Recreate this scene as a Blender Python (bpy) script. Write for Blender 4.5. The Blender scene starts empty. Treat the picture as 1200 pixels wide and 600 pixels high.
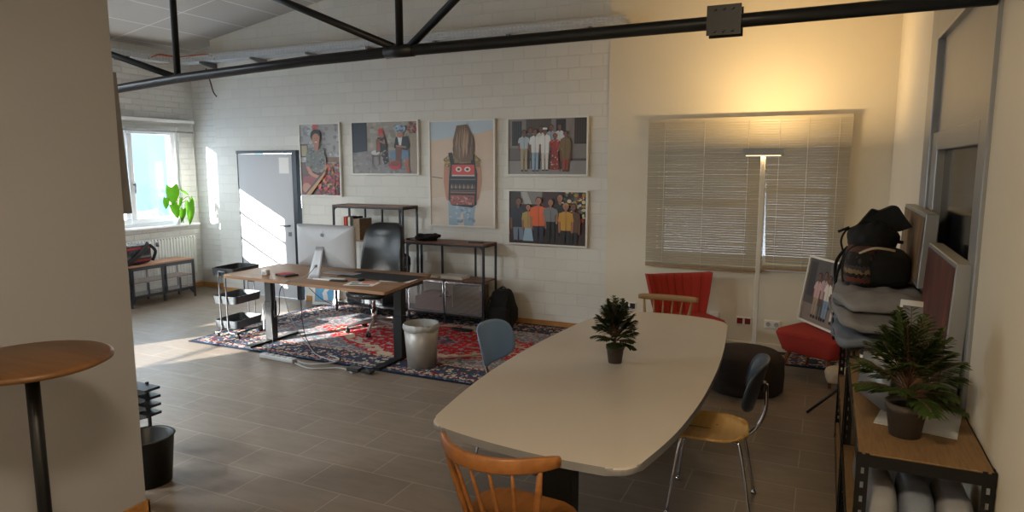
import bpy, bmesh, math, random
from mathutils import Vector, Matrix, noise
random.seed(7)
PI = math.pi
S = bpy.context.scene
COL = S.collection
V = Vector

# ------------------------------------------------------------------ materials
def srgb(c):
    return tuple((x / 12.92 if x <= 0.04045 else ((x + 0.055) / 1.055) ** 2.4) for x in c) + (1.0,)

class NT:
    """small helper around a node tree"""
    def __init__(s, name):
        s.mat = bpy.data.materials.new(name); s.mat.use_nodes = True
        s.t = s.mat.node_tree; s.n = s.t.nodes; s.l = s.t.links
        s.n.clear()
        s.out = s.n.new('ShaderNodeOutputMaterial')
        s.b = s.n.new('ShaderNodeBsdfPrincipled')
        s.l.new(s.b.outputs[0], s.out.inputs[0])
    def new(s, t, **k):
        n = s.n.new(t)
        for a, b in k.items(): setattr(n, a, b)
        return n
    def put(s, sock, v):
        if hasattr(v, 'is_output'): s.l.new(v, sock)
        elif isinstance(v, (tuple, list)):
            if len(v) == 3 and sock.type == 'RGBA': v = tuple(v) + (1,)
            sock.default_value = v
        else: sock.default_value = v
    def m(s, op, a, b=0.0, c=0.0):
        n = s.n.new('ShaderNodeMath'); n.operation = op
        s.put(n.inputs[0], a); s.put(n.inputs[1], b); s.put(n.inputs[2], c)
        return n.outputs[0]
    def mix(s, f, a, b, mode='MIX'):
        n = s.n.new('ShaderNodeMix'); n.data_type = 'RGBA'; n.blend_type = mode
        s.put(n.inputs[0], f); s.put(n.inputs[6], a); s.put(n.inputs[7], b)
        return n.outputs[2]
    def ramp(s, f, stops, const=False):
        n = s.n.new('ShaderNodeValToRGB'); s.put(n.inputs[0], f)
        if const: n.color_ramp.interpolation = 'CONSTANT'
        e = n.color_ramp.elements
        e[0].position, e[0].color = stops[0]; e[1].position, e[1].color = stops[-1]
        for p, c in stops[1:-1]:
            q = e.new(p); q.color = c
        return n.outputs[0]
    def obj(s): return s.n.new('ShaderNodeTexCoord').outputs['Object']
    def xyz(s, v):
        n = s.n.new('ShaderNodeSeparateXYZ'); s.put(n.inputs[0], v); return n.outputs
    def comb(s, x, y, z):
        n = s.n.new('ShaderNodeCombineXYZ')
        for i, q in enumerate((x, y, z)): s.put(n.inputs[i], q)
        return n.outputs[0]
    def noise(s, v, sc, det=3, rough=.5):
        n = s.n.new('ShaderNodeTexNoise'); s.put(n.inputs['Vector'], v)
        n.inputs['Scale'].default_value = sc; n.inputs['Detail'].default_value = det; n.inputs['Roughness'].default_value = rough
        return n.outputs[0]
    def vor(s, v, sc, feat='F1'):
        n = s.n.new('ShaderNodeTexVoronoi'); n.feature = feat; s.put(n.inputs['Vector'], v); n.inputs['Scale'].default_value = sc
        return n.outputs
    def bump(s, h, st, dist=.01):
        n = s.n.new('ShaderNodeBump'); n.inputs['Strength'].default_value = st; n.inputs['Distance'].default_value = dist
        s.put(n.inputs['Height'], h); s.l.new(n.outputs[0], s.b.inputs['Normal'])
    def base(s, c): s.put(s.b.inputs['Base Color'], c)
    def set(s, rough=None, metal=None, spec=None, **k):
        if rough is not None: s.put(s.b.inputs['Roughness'], rough)
        if metal is not None: s.put(s.b.inputs['Metallic'], metal)
        if spec is not None: s.put(s.b.inputs['Specular IOR Level'], spec)
        for a, b in k.items(): s.put(s.b.inputs[a.replace('_', ' ')], b)

M = {}
def simple(key, c, rough=.5, metal=0, var=.12, sc=30, bump=0, bsc=None, spec=None, sheen=0):
    n = NT(key); o = n.obj()
    f = n.noise(o, sc, 4)
    c1 = srgb(tuple(min(1, x * (1 + var)) for x in c)); c2 = srgb(tuple(x * (1 - var) for x in c))
    n.base(n.mix(f, c2, c1)); n.set(rough, metal, spec)
    if sheen: n.set(Sheen_Weight=sheen)
    if bump: n.bump(n.noise(o, bsc or sc * 6, 3), bump, .004)
    M[key] = n.mat
    return n.mat

def wood(key, ca, cb, sc=6, axis=1, rough=.45, bump=.05):
    n = NT(key); x, y, z = n.xyz(n.obj())
    st = [9, 9, 9]; st[axis] = .8
    v = n.comb(n.m('MULTIPLY', x, st[0]), n.m('MULTIPLY', y, st[1]), n.m('MULTIPLY', z, st[2]))
    f = n.noise(v, sc, 5, .6)
    n.base(n.ramp(f, [(.3, srgb(ca)), (.7, srgb(cb))])); n.set(rough)
    n.bump(f, bump, .002)
    M[key] = n.mat
    return n.mat

simple('black_metal', (.075, .08, .09), .42, .3, .2, 40)
simple('dark_steel', (.115, .13, .15), .38, .4, .15, 20)
simple('shelf_metal', (.15, .16, .18), .45, .4, .15, 40)
simple('rack_metal', (.045, .045, .05), .5, .3, .25, 30)
simple('black_plastic', (.06, .065, .07), .4, 0, .2, 50)
simple('table_edge', (.52, .52, .53), .45, 0, .03, 8)
simple('groove_shade_red', (.36, .07, .05), .9)  # darker red standing in for shade in the chair back grooves
simple('bin_metal', (.62, .60, .58), .38, .3, .06, 6)
simple('charcoal_tray', (.20, .215, .23), .4, .1, .1, 30)
simple('chrome', (.8, .8, .82), .15, 1, .04, 20)
simple('steel_grey', (.5, .5, .52), .28, .9, .08, 20)
simple('aluminium', (.66, .66, .67), .48, .25, .03, 8)
simple('lamp_white', (.83, .80, .74), .4, .1, .03, 8)
simple('leather', (.05, .055, .065), .3, 0, .3, 20, .25, 160)
simple('black_cloth', (.022, .022, .025), .85, 0, .4, 60, .5, 300)
simple('dark_cloth', (.05, .05, .055), .8, 0, .3, 60, .5, 300)
simple('mesh_cloth', (.10, .10, .11), .8, 0, .3, 80, .5, 300)
simple('red_fabric', (.60, .155, .105), .9, 0, .14, 160, .6, 700)
simple('brown_pouf', (.15, .105, .075), .95, 0, .2, 60, .8, 200)
simple('grey_fabric', (.52, .52, .53), .85, 0, .12, 14, .5, 300)
simple('blue_grey_fabric', (.45, .48, .53), .85, 0, .12, 14, .5, 300)
simple('beige_fabric', (.66, .60, .52), .9, 0, .1, 40, .4, 300)
simple('white_paint', (.87, .83, .75), .5, 0, .015, 3, .08, 30)
simple('door_paint', (.74, .74, .75), .6, 0, .01, 3, spec=.2)
simple('white_gloss', (.93, .94, .95), .3, 0, .01, 3)
simple('white_plastic', (.88, .87, .84), .4, 0, .02, 10)
simple('frame_white', (.86, .85, .82), .5, 0, .03, 10)
simple('column_paint', (.68, .685, .71), .6, 0, .015, 2, .08, 40)
simple('plaster', (.85, .815, .735), .8, 0, .02, 2, .12, 25)
simple('terracotta_grey', (.30, .27, .25), .85, 0, .15, 20, .3, 80)
simple('soil', (.08, .06, .05), .95, 0, .4, 60, .8, 90)
simple('blue_grey_shell', (.42, .54, .70), .38, 0, .05, 6)
simple('dark_shell', (.20, .24, .29), .28, 0, .08, 6)
simple('paper', (.90, .89, .87), .7, 0, .02, 10)
simple('paper_orange', (.85, .40, .22), .7, 0, .15, 60)
simple('paper_text', (.45, .45, .47), .7, 0, .15, 60)
simple('cable_grey', (.62, .62, .62), .5, 0, .05, 10)
simple('cable_black', (.06, .06, .07), .5, 0, .05, 10)
simple('red_socket', (.45, .05, .04), .4, 0, .1, 10)
simple('pink_box', (.70, .52, .53), .7, 0, .05, 12)
simple('brown_box', (.40, .32, .28), .8, 0, .06, 12)
simple('red_book', (.70, .16, .12), .6, 0, .06, 12)
simple('cream_book', (.82, .78, .70), .6, 0, .06, 12)
simple('tan_book', (.50, .42, .33), .7, 0, .25, 40)
simple('dark_book', (.10, .10, .11), .6, 0, .06, 12)
simple('orange_cable', (.72, .30, .12), .6, 0, .06, 12)
simple('snow', (.55, .60, .66), .9, 0, .02, 3)
simple('building_blue', (.42, .51, .55), .8, 0, .03, 1)
simple('building_pale', (.50, .55, .58), .8, 0, .02, 1)
simple('building_dark', (.16, .22, .27), .5, 0, .05, 1)
simple('bush_blue', (.34, .46, .54), .9, 0, .2, 3)
simple('silver_frame', (.55, .56, .57), .4, .3, .04, 4)
simple('dark_glass', (.10, .11, .12), .12, 0, .1, 4)
simple('shade_cloth', (.52, .52, .53), .9, 0, .05, 10, .3, 200)
simple('liner', (.62, .62, .61), .35, 0, .08, 25, .5, 40)
simple('radiator', (.90, .91, .90), .4, 0, .01, 3)
simple('galvanised', (.74, .76, .78), .5, .15, .1, 25)
simple('blind_slat', (.70, .66, .58), .45, 0, .03, 3)
simple('stem_brown', (.35, .22, .16), .8, 0, .1, 10)
simple('glass_cup', (.75, .76, .76), .2, 0, .05, 10)
simple('apple_grey', (.10, .10, .11), .2, .3, .02, 10)

wood('desk_wood', (.50, .36, .24), (.64, .48, .34), 3, 0)
wood('shelf_wood', (.36, .22, .15), (.50, .32, .22), 3, 0)
wood('bench_wood', (.55, .36, .24), (.66, .46, .32), 3, 1)
wood('base_wood', (.62, .42, .22), (.76, .55, .32), 3, 0)
wood('orange_wood', (.54, .34, .17), (.64, .42, .22), 3, 1, .38)
wood('pale_wood', (.55, .42, .27), (.66, .52, .35), 3, 0, .42)
wood('ply_yellow', (.74, .56, .30), (.82, .66, .38), 2, 0, .24)
wood('leg_wood', (.42, .24, .12), (.52, .32, .17), 3, 2, .4)
wood('chipboard', (.44, .33, .20), (.52, .40, .26), 14, 1, .7)
wood('disc_wood', (.40, .27, .15), (.50, .35, .21), 2, 0, .4)

def glass_mat():
    n = NT('window_glass')
    tr = n.new('ShaderNodeBsdfTransparent'); gl = n.new('ShaderNodeBsdfGlossy'); gl.inputs['Roughness'].default_value = .02
    tr.inputs[0].default_value = (.96, .98, .98, 1)
    mx = n.new('ShaderNodeMixShader'); mx.inputs[0].default_value = .06
    n.l.new(tr.outputs[0], mx.inputs[1]); n.l.new(gl.outputs[0], mx.inputs[2]); n.l.new(mx.outputs[0], n.out.inputs[0])
    n.n.remove(n.b); M['glass'] = n.mat
glass_mat()
def mesh_door():
    n = NT('perforated_mesh'); o = n.obj(); x, y, z = n.xyz(o)
    fx = n.m('ABSOLUTE', n.m('SINE', n.m('MULTIPLY', x, 260))); fz = n.m('ABSOLUTE', n.m('SINE', n.m('MULTIPLY', z, 260)))
    fy = n.m('ABSOLUTE', n.m('SINE', n.m('MULTIPLY', y, 260)))
    n.base(srgb((.62, .61, .60))); n.set(.5, .2)
    hole = n.m('MULTIPLY', n.m('GREATER_THAN', n.m('MAXIMUM', fx, fy), .45), n.m('GREATER_THAN', fz, .45))
    tr = n.new('ShaderNodeBsdfTransparent'); mx = n.new('ShaderNodeMixShader')
    n.l.new(n.m('MULTIPLY', hole, .85), mx.inputs[0]); n.l.new(n.b.outputs[0], mx.inputs[1]); n.l.new(tr.outputs[0], mx.inputs[2])
    n.l.new(mx.outputs[0], n.out.inputs[0]); M['perforated'] = n.mat
mesh_door()
def emit(key, c, st):
    n = NT(key); n.base(c + (1,)); n.set(Emission_Color=c + (1,), Emission_Strength=st); M[key] = n.mat
emit('lamp_glow', (1.0, .72, .34), 3)
def brickwall(key, w, h, c, bump, plane='xz', mortar=.006, rough_bump=.25):
    n = NT(key); o = n.obj(); x, y, z = n.xyz(o)
    v = n.comb(x if plane == 'xz' else y, z, 0.0)
    br = n.new('ShaderNodeTexBrick'); n.put(br.inputs['Vector'], v)
    br.inputs['Scale'].default_value = 1; br.inputs['Brick Width'].default_value = w; br.inputs['Row Height'].default_value = h
    br.inputs['Mortar Size'].default_value = mortar; br.inputs['Mortar Smooth'].default_value = .5
    br.inputs['Color1'].default_value = srgb(c); br.inputs['Color2'].default_value = srgb(tuple(q * .975 for q in c)); br.inputs['Mortar'].default_value = srgb(tuple(q * .955 for q in c))
    nz = n.noise(o, 3, 4); nz2 = n.noise(o, 45, 4, .6)
    n.base(n.mix(n.m('MULTIPLY', nz, .12), br.outputs[0], srgb((.7, .68, .64))))
    n.set(.75)
    hgt = n.m('ADD', n.m('MULTIPLY', br.outputs[1], -1.0), n.m('MULTIPLY', nz2, rough_bump))
    n.bump(hgt, bump, .008); M[key] = n.mat
brickwall('block_wall', .27, .135, (.86, .85, .82), .42)
brickwall('brick_wall', .25, .083, (.86, .86, .85), .8, 'yz', .008, .6)
brickwall('brick_wall_x', .25, .083, (.86, .86, .85), .7, 'xz', .008, .6)
def floor_mat():
    n = NT('floor_tiles'); o = n.obj(); x, y, z = n.xyz(o)
    v = n.comb(n.m('ADD', x, .07), n.m('ADD', y, .06), 0.0)
    br = n.new('ShaderNodeTexBrick'); n.put(br.inputs['Vector'], v)
    br.inputs['Scale'].default_value = 1; br.inputs['Brick Width'].default_value = .6; br.inputs['Row Height'].default_value = .3
    br.inputs['Mortar Size'].default_value = .004; br.inputs['Mortar Smooth'].default_value = .3
    br.inputs['Color1'].default_value = srgb((.46, .40, .345)); br.inputs['Color2'].default_value = srgb((.51, .45, .385)); br.inputs['Mortar'].default_value = srgb((.66, .60, .53))
    st = n.noise(n.comb(n.m('MULTIPLY', x, 1.2), n.m('MULTIPLY', y, 5), 0.0), 3.2, 6, .65)
    blot = n.noise(o, 5.5, 5, .65)
    c = n.mix(n.m('MULTIPLY', st, .6), br.outputs[0], srgb((.29, .25, .225)))
    c = n.mix(n.m('MULTIPLY', blot, .34), c, srgb((.58, .53, .48)))
    n.base(c); n.set(n.m('ADD', n.m('MULTIPLY', st, .22), .33), spec=.42)
    n.bump(n.m('ADD', n.m('MULTIPLY', br.outputs[1], -1.0), n.m('MULTIPLY', st, .4)), .25, .003); M['floor'] = n.mat
floor_mat()
def ceil_mat():
    n = NT('ceiling_panels'); o = n.obj(); x, y, z = n.xyz(o)
    br = n.new('ShaderNodeTexBrick'); n.put(br.inputs['Vector'], n.comb(y, x, 0.0)); br.offset = 0.0
    br.inputs['Scale'].default_value = 1; br.inputs['Brick Width'].default_value = 1.25; br.inputs['Row Height'].default_value = .625
    br.inputs['Mortar Size'].default_value = .009; br.inputs['Mortar Smooth'].default_value = .1
    br.inputs['Color1'].default_value = srgb((.74, .72, .70)); br.inputs['Color2'].default_value = srgb((.72, .70, .68)); br.inputs['Mortar'].default_value = srgb((.88, .87, .86))
    n.base(br.outputs[0]); n.set(.85); n.bump(n.noise(o, 90, 2), .1, .003); M['ceiling'] = n.mat
ceil_mat()
def table_mat():
    n = NT('table_laminate'); o = n.obj()
    n.base(n.mix(n.noise(o, 1.5, 4), srgb((.76, .73, .69)), srgb((.80, .77, .73)))); n.set(n.m('ADD', n.m('MULTIPLY', n.noise(o, 4, 3), .1), .30), spec=.4); M['table_top'] = n.mat
table_mat()
def rug_mat(key, hw, hh, light=False):
    n = NT(key); o = n.obj(); x, y, z = n.xyz(o)
    ax = n.m('ABSOLUTE', x); ay = n.m('ABSOLUTE', y)
    d = n.m('MINIMUM', n.m('SUBTRACT', hw, ax), n.m('SUBTRACT', hh, ay))
    sym = n.comb(ax, ay, 0.0)
    wob = n.noise(sym, 9, 4, .6)
    v1 = n.vor(sym, 24); v2 = n.vor(sym, 11); v3 = n.vor(sym, 48)
    r1 = n.xyz(v1[1]); r3 = n.xyz(v3[1])
    navy = srgb((.22, .27, .34)); beige = srgb((.72, .66, .58)); red = srgb((.66, .13, .15)); dred = srgb((.46, .12, .12)); blue = srgb((.50, .57, .63)); pink = srgb((.72, .50, .46)); dk = srgb((.19, .20, .23))
    specks = n.ramp(r1[0], [(0, navy), (.2, beige), (.38, red), (.5, blue), (.66, dk), (.8, pink), (.9, dred)], True)
    specks2 = n.ramp(r3[0], [(0, navy), (.3, beige), (.45, dred), (.6, dk), (.75, blue), (.88, pink)], True)
    field = n.mix(n.m('GREATER_THAN', wob, .52), specks, specks2)
    field = n.mix(.42, field, srgb((.54, .57, .59)))
    medr = n.m('ADD', n.m('ADD', n.m('DIVIDE', ax, hw * .66), n.m('DIVIDE', ay, hh * .78)), n.m('MULTIPLY', n.m('SUBTRACT', wob, .5), .55))
    redf = n.mix(n.m('GREATER_THAN', n.noise(sym, 17, 4, .6), .545), red, n.mix(.45, specks, srgb((.62, .62, .62))))
    redf = n.mix(n.m('LESS_THAN', n.m('ABSOLUTE', n.m('SUBTRACT', medr, .82)), .05), redf, beige)
    redf = n.mix(n.m('LESS_THAN', medr, .22), redf, n.mix(.4, navy, specks))
    col = n.mix(n.m('LESS_THAN', medr, 1.0), field, redf)
    ros = n.mix(n.m('LESS_THAN', v2[0], .30), n.mix(n.m('GREATER_THAN', r3[1], .62), n.mix(.3, navy, dk), specks2), n.mix(n.m('LESS_THAN', v2[0], .13), beige, dred))
    col = n.mix(n.m('LESS_THAN', d, .44), col, n.mix(n.m('GREATER_THAN', r3[2], .5), beige, dred))
    col = n.mix(n.m('LESS_THAN', d, .40), col, ros)
    col = n.mix(n.m('LESS_THAN', d, .13), col, n.mix(n.m('GREATER_THAN', r3[1], .5), dred, beige))
    col = n.mix(n.m('LESS_THAN', d, .09), col, n.mix(n.m('GREATER_THAN', r3[0], .6), navy, specks2))
    col = n.mix(n.m('LESS_THAN', d, .03), col, srgb((.10, .13, .18)))
    n.base(col); n.set(.95, spec=.1); n.bump(n.noise(o, 260, 2), .3, .004); M[key] = n.mat
rug_mat('rug', 2.35, 1.15)
rug_mat('rug_red', .55, .22)
def woven(key, a, b, c, d, sc=40):
    n = NT(key); o = n.obj(); x, y, z = n.xyz(o)
    st = n.m('FRACT', n.m('MULTIPLY', n.m('ADD', z, n.m('MULTIPLY', n.m('ABSOLUTE', n.m('SUBTRACT', n.m('FRACT', n.m('MULTIPLY', n.m('ADD', x, y), sc)), .5)), .02)), 6))
    base = n.ramp(st, [(0, srgb(a)), (.25, srgb(b)), (.42, srgb(a)), (.55, srgb(c)), (.7, srgb(d)), (.8, srgb(a))], True)
    sp = n.xyz(n.vor(o, 60)[1])
    n.base(n.mix(n.m('GREATER_THAN', sp[0], .8), base, srgb(d))); n.set(.9); n.bump(n.noise(o, 200, 2), .4, .004); M[key] = n.mat
woven('woven_bag', (.08, .08, .09), (.55, .15, .15), (.45, .40, .38), (.20, .20, .24))
woven('woven_pack', (.08, .075, .075), (.38, .18, .13), (.46, .38, .27), (.20, .20, .22))
def leaf(key, a, b, tr=.0):
    n = NT(key); o = n.obj()
    n.base(n.mix(n.noise(o, 14, 3), srgb(a), srgb(b))); n.set(.45, spec=.3)
    if tr: n.set(Subsurface_Weight=0.0); 
    if tr:
        t = n.new('ShaderNodeBsdfTranslucent'); t.inputs[0].default_value = srgb(b)
        mx = n.new('ShaderNodeMixShader'); mx.inputs[0].default_value = tr
        n.l.new(n.b.outputs[0], mx.inputs[1]); n.l.new(t.outputs[0], mx.inputs[2]); n.l.new(mx.outputs[0], n.out.inputs[0])
    M[key] = n.mat
leaf('leaf_green', (.20, .40, .05), (.34, .56, .09), .30)
leaf('leaf_dark', (.10, .15, .08), (.24, .30, .18), .12)
leaf('leaf_palm', (.10, .16, .07), (.28, .35, .16), .12)
def canvas_mat(key, a, b, c):
    n = NT(key); x, y, z = n.xyz(n.obj())
    f = n.noise(n.comb(n.m('MULTIPLY', y, 3), 0.0, n.m('MULTIPLY', z, .9)), 3, 5, .6)
    n.base(n.ramp(f, [(.3, srgb(a)), (.5, srgb(b)), (.68, srgb(c))])); n.set(.6); M[key] = n.mat
canvas_mat('canvas_brown', (.22, .17, .14), (.42, .33, .24), (.55, .42, .26))
canvas_mat('canvas_red', (.12, .06, .05), (.32, .12, .09), (.45, .22, .13))
def print_mat():
    n = NT('photo_print'); a = n.new('ShaderNodeAttribute'); a.attribute_name = 'Col'
    f = n.noise(n.obj(), 60, 3)
    n.base(n.mix(n.m('MULTIPLY', f, .25), a.outputs[0], n.mix(.5, a.outputs[0], srgb((.1, .1, .1))))); n.set(.45); M['print'] = n.mat
print_mat()

# ------------------------------------------------------------------ mesh helpers
def nb(): return bmesh.new()
def box(bm, x0, x1, y0, y1, z0, z1, bev=0, seg=1, mat=None):
    r = bmesh.ops.create_cube(bm, size=1)
    vs = r['verts']
    for v in vs:
        v.co = V(((x0 + x1) / 2 + v.co.x * (x1 - x0), (y0 + y1) / 2 + v.co.y * (y1 - y0), (z0 + z1) / 2 + v.co.z * (z1 - z0)))
    if bev:
        es = list({e for v in vs for e in v.link_edges})
        r2 = bmesh.ops.bevel(bm, geom=es, offset=bev, segments=seg, affect='EDGES', profile=.5)
        vs = list({v for f in r2['faces'] for v in f.verts} | {v for v in vs if v.is_valid})
    if mat is not None:
        for v in vs: v.co = mat @ v.co
    return vs
def frames(pts, closed=False):
    n = len(pts); T = []
    for i in range(n):
        a = pts[(i - 1) % n] if closed or i > 0 else pts[i]; b = pts[(i + 1) % n] if closed or i < n - 1 else pts[i]
        t = (b - a); T.append(t.normalized() if t.length > 1e-9 else V((0, 0, 1)))
    up = V((0, 0, 1)) if abs(T[0].z) < .9 else V((1, 0, 0))
    N = [(up - T[0] * up.dot(T[0])).normalized()]
    for i in range(1, n):
        q = T[i - 1].rotation_difference(T[i]); x = q @ N[-1]; x = (x - T[i] * x.dot(T[i])).normalized(); N.append(x)
    return T, N
def tube(bm, pts, r, n=8, closed=False, flat=1.0):
    pts = [V(p) for p in pts]; T, N = frames(pts, closed); rings = []
    for i, p in enumerate(pts):
        rr = r[i] if isinstance(r, (list, tuple)) else r
        B = T[i].cross(N[i])
        rings.append([bm.verts.new(p + N[i] * math.cos(2 * PI * k / n) * rr + B * math.sin(2 * PI * k / n) * rr * flat) for k in range(n)])
    m = len(rings)
    for i in range(m if closed else m - 1):
        a, b = rings[i], rings[(i + 1) % m]
        for k in range(n):
            f = bm.faces.new((a[k], a[(k + 1) % n], b[(k + 1) % n], b[k])); f.smooth = True
    if not closed:
        bm.faces.new(rings[0][::-1]); bm.faces.new(rings[-1])
    return [v for q in rings for v in q]
def smooth_path(pts, k=6):
    pts = [V(p) for p in pts]; out = []
    P = [pts[0]] + pts + [pts[-1]]
    for i in range(1, len(P) - 2):
        a, b, c, d = P[i - 1:i + 3]
        for j in range(k):
            t = j / k
            out.append(.5 * ((2 * b) + (c - a) * t + (2 * a - 5 * b + 4 * c - d) * t * t + (3 * b - a - 3 * c + d) * t ** 3))
    out.append(pts[-1]); return out
def lathe(bm, prof, c=(0, 0, 0), n=28, sx=1, sy=1):
    c = V(c); rings = []
    for r, z in prof:
        if r < 1e-6: rings.append([bm.verts.new(c + V((0, 0, z)))])
        else: rings.append([bm.verts.new(c + V((r * sx * math.cos(2 * PI * k / n), r * sy * math.sin(2 * PI * k / n), z))) for k in range(n)])
    for a, b in zip(rings, rings[1:]):
        for k in range(n):
            k2 = (k + 1) % n
            if len(a) == 1 and len(b) == 1: continue
            if len(a) == 1: f = bm.faces.new((a[0], b[k2], b[k]))
            elif len(b) == 1: f = bm.faces.new((a[k], a[k2], b[0]))
            else: f = bm.faces.new((a[k], a[k2], b[k2], b[k]))
            f.smooth = True
    return [v for q in rings for v in q]
def slab(bm, outline, z0, z1, bev=0, seg=2):
    a = [bm.verts.new((x, y, z0)) for x, y in outline]; b = [bm.verts.new((x, y, z1)) for x, y in outline]
    n = len(a); fs = [bm.faces.new(a[::-1]), bm.faces.new(b)]
    for i in range(n): fs.append(bm.faces.new((a[i], a[(i + 1) % n], b[(i + 1) % n], b[i])))
    if bev:
        es = list(fs[0].edges) + list(fs[1].edges)
        bmesh.ops.bevel(bm, geom=es, offset=bev, segments=seg, affect='EDGES', profile=.5)
    return a + b
def round_poly(pts, r, k=6):
    out = []; n = len(pts)
    for i in range(n):
        p = V(pts[i]); a = (V(pts[i - 1]) - p); b = (V(pts[(i + 1) % n]) - p)
        rr = r[i] if isinstance(r, (list, tuple)) else r
        rr = min(rr, a.length * .49, b.length * .49)
        s = p + a.normalized() * rr; e = p + b.normalized() * rr
        for j in range(k + 1):
            t = j / k; out.append(tuple((s * (1 - t) ** 2 + p * 2 * t * (1 - t) + e * t * t)))
    return out
def sheet(bm, fn, nu, nv, th=0, smooth=True):
    g = [[bm.verts.new(V(fn(i / nu, j / nv))) for j in range(nv + 1)] for i in range(nu + 1)]
    fs = []
    for i in range(nu):
        for j in range(nv):
            f = bm.faces.new((g[i][j], g[i + 1][j], g[i + 1][j + 1], g[i][j + 1])); f.smooth = smooth; fs.append(f)
    if th:
        bm.normal_update()
        r = bmesh.ops.solidify(bm, geom=fs, thickness=th)
    return [v for q in g for v in q]
def sgn(x, p): return math.copysign(abs(x) ** p, x)
def blob(bm, c, s, e1=.5, e2=.5, amp=0, freq=4, seed=0, mat=None, nu=32, nv=20, fn=None):
    c = V(c); rings = []
    for j in range(nv + 1):
        ph = -PI / 2 + PI * j / nv; row = []
        for i in range(nu):
            th = 2 * PI * i / nu
            p = V((sgn(math.cos(ph), e1) * sgn(math.cos(th), e2) * s[0], sgn(math.cos(ph), e1) * sgn(math.sin(th), e2) * s[1], sgn(math.sin(ph), e1) * s[2]))
            if amp:
                q = noise.noise(p * freq + V((seed, seed * 1.7, 0))) + .5 * noise.noise(p * freq * 2.3 + V((0, seed, 5)))
                p = p + p.normalized() * q * amp
            if fn: p = V(fn(p))
            p = c + p
            if mat is not None: p = mat @ p
            row.append(p)
        if j in (0, nv): rings.append([bm.verts.new(row[0])])
        else: rings.append([bm.verts.new(p) for p in row])
    for a, b in zip(rings, rings[1:]):
        for k in range(nu):
            k2 = (k + 1) % nu
            if len(a) == 1: f = bm.faces.new((a[0], b[k2], b[k]))
            elif len(b) == 1: f = bm.faces.new((a[k], a[k2], b[0]))
            else: f = bm.faces.new((a[k], a[k2], b[k2], b[k]))
            f.smooth = True
def perforated(bm, L, W, th, pitch, hole_w, hole_l, mat):
    """strip along local x of length L and width W (z), with one row of holes"""
    box(bm, 0, L, 0, th, 0, (W - hole_w) / 2, mat=mat); box(bm, 0, L, 0, th, (W + hole_w) / 2, W, mat=mat)
    k = int(L / pitch)
    for i in range(k + 1):
        x0 = i * pitch; x1 = min(L, x0 + pitch - hole_l)
        if x1 > x0: box(bm, x0, x1, 0, th, (W - hole_w) / 2, (W + hole_w) / 2, mat=mat)

def obj(name, bm, mat, parent=None, loc=None, rot=None, sharp=None):
    bmesh.ops.recalc_face_normals(bm, faces=bm.faces)
    me = bpy.data.meshes.new(name); bm.to_mesh(me); bm.free()
    for m_ in (mat if isinstance(mat, (list, tuple)) else [mat]): me.materials.append(M[m_])
    o = bpy.data.objects.new(name, me); COL.objects.link(o)
    if parent: o.parent = parent
    if loc: o.location = loc
    if rot: o.rotation_euler = rot
    return o
def thing(name, label, cat, loc=(0, 0, 0), rz=0, group=None):
    o = bpy.data.objects.new(name, None); COL.objects.link(o); o.empty_display_size = .1
    o.location = loc; o.rotation_euler = (0, 0, rz); o['label'] = label; o['category'] = cat
    if group: o['group'] = group
    return o
def tag(o, label, cat, group=None, kind=None):
    o['label'] = label; o['category'] = cat
    if group: o['group'] = group
    if kind: o['kind'] = kind
    return o
def struct(name, bm, mat, parent=None, label=None, cat=None, loc=None):
    o = obj(name, bm, mat, parent, loc)
    if parent is None:
        o['kind'] = 'structure'; o['label'] = label; o['category'] = cat
    return o
def dup(root, loc, rz, label, group=None):
    r = root.copy(); COL.objects.link(r); r.location = loc; r.rotation_euler = (0, 0, rz); r['label'] = label
    if group: r['group'] = group
    for ch in list(root.children):
        c = ch.copy(); COL.objects.link(c); c.parent = r
        for g in ch.children:
            d = g.copy(); COL.objects.link(d); d.parent = c
    return r

# ------------------------------------------------------------------ room
YB = 7.28; XL = -8.9; XR = .53; YN = -2.6; RIDGE = -4.2
def zc(x): return 3.57 + (.165 * (x - XL) if x < RIDGE else .165 * (RIDGE - XL) - .165 * (x - RIDGE))
bm = nb(); box(bm, XL - .3, XR + .3, YN - .2, YB + .4, -.12, 0)
struct('floor', bm, 'floor', label='brown grey stone tile floor laid in half offset rows', cat='floor')
bm = nb()
for x0, x1 in ((XL - .3, RIDGE), (RIDGE, XR + .3)):
    vs = [bm.verts.new(p) for p in ((x0, YN - .2, zc(x0)), (x1, YN - .2, zc(x1)), (x1, YB + .4, zc(x1)), (x0, YB + .4, zc(x0)), (x0, YN - .2, zc(x0) + .15), (x1, YN - .2, zc(x1) + .15), (x1, YB + .4, zc(x1) + .15), (x0, YB + .4, zc(x0) + .15))]
    for f in ((0, 1, 2, 3), (7, 6, 5, 4), (0, 4, 5, 1), (1, 5, 6, 2), (2, 6, 7, 3), (3, 7, 4, 0)): bm.faces.new([vs[i] for i in f])
struct('ceiling', bm, 'ceiling', label='sloping white panelled ceiling under the roof', cat='ceiling')
# picture wall with white blocks
bm = nb(); box(bm, -8.21, -6.86 - .9, YB, YB + .3, 0, 4.4); box(bm, -7.76, -6.62, YB, YB + .3, 2.1, 4.4)
box(bm, -6.62, -2.22, YB, YB + .3, 0, 4.4)
struct('wall_back', bm, 'block_wall', label='white painted block wall where the framed photographs hang', cat='wall')
bm = nb(); box(bm, XL - .3, -8.21, YB + .22, YB + .4, 0, 4.3)
struct('wall_alcove', bm, 'brick_wall_x', label='white brick wall strip between the window wall and the picture wall', cat='wall')
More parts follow.
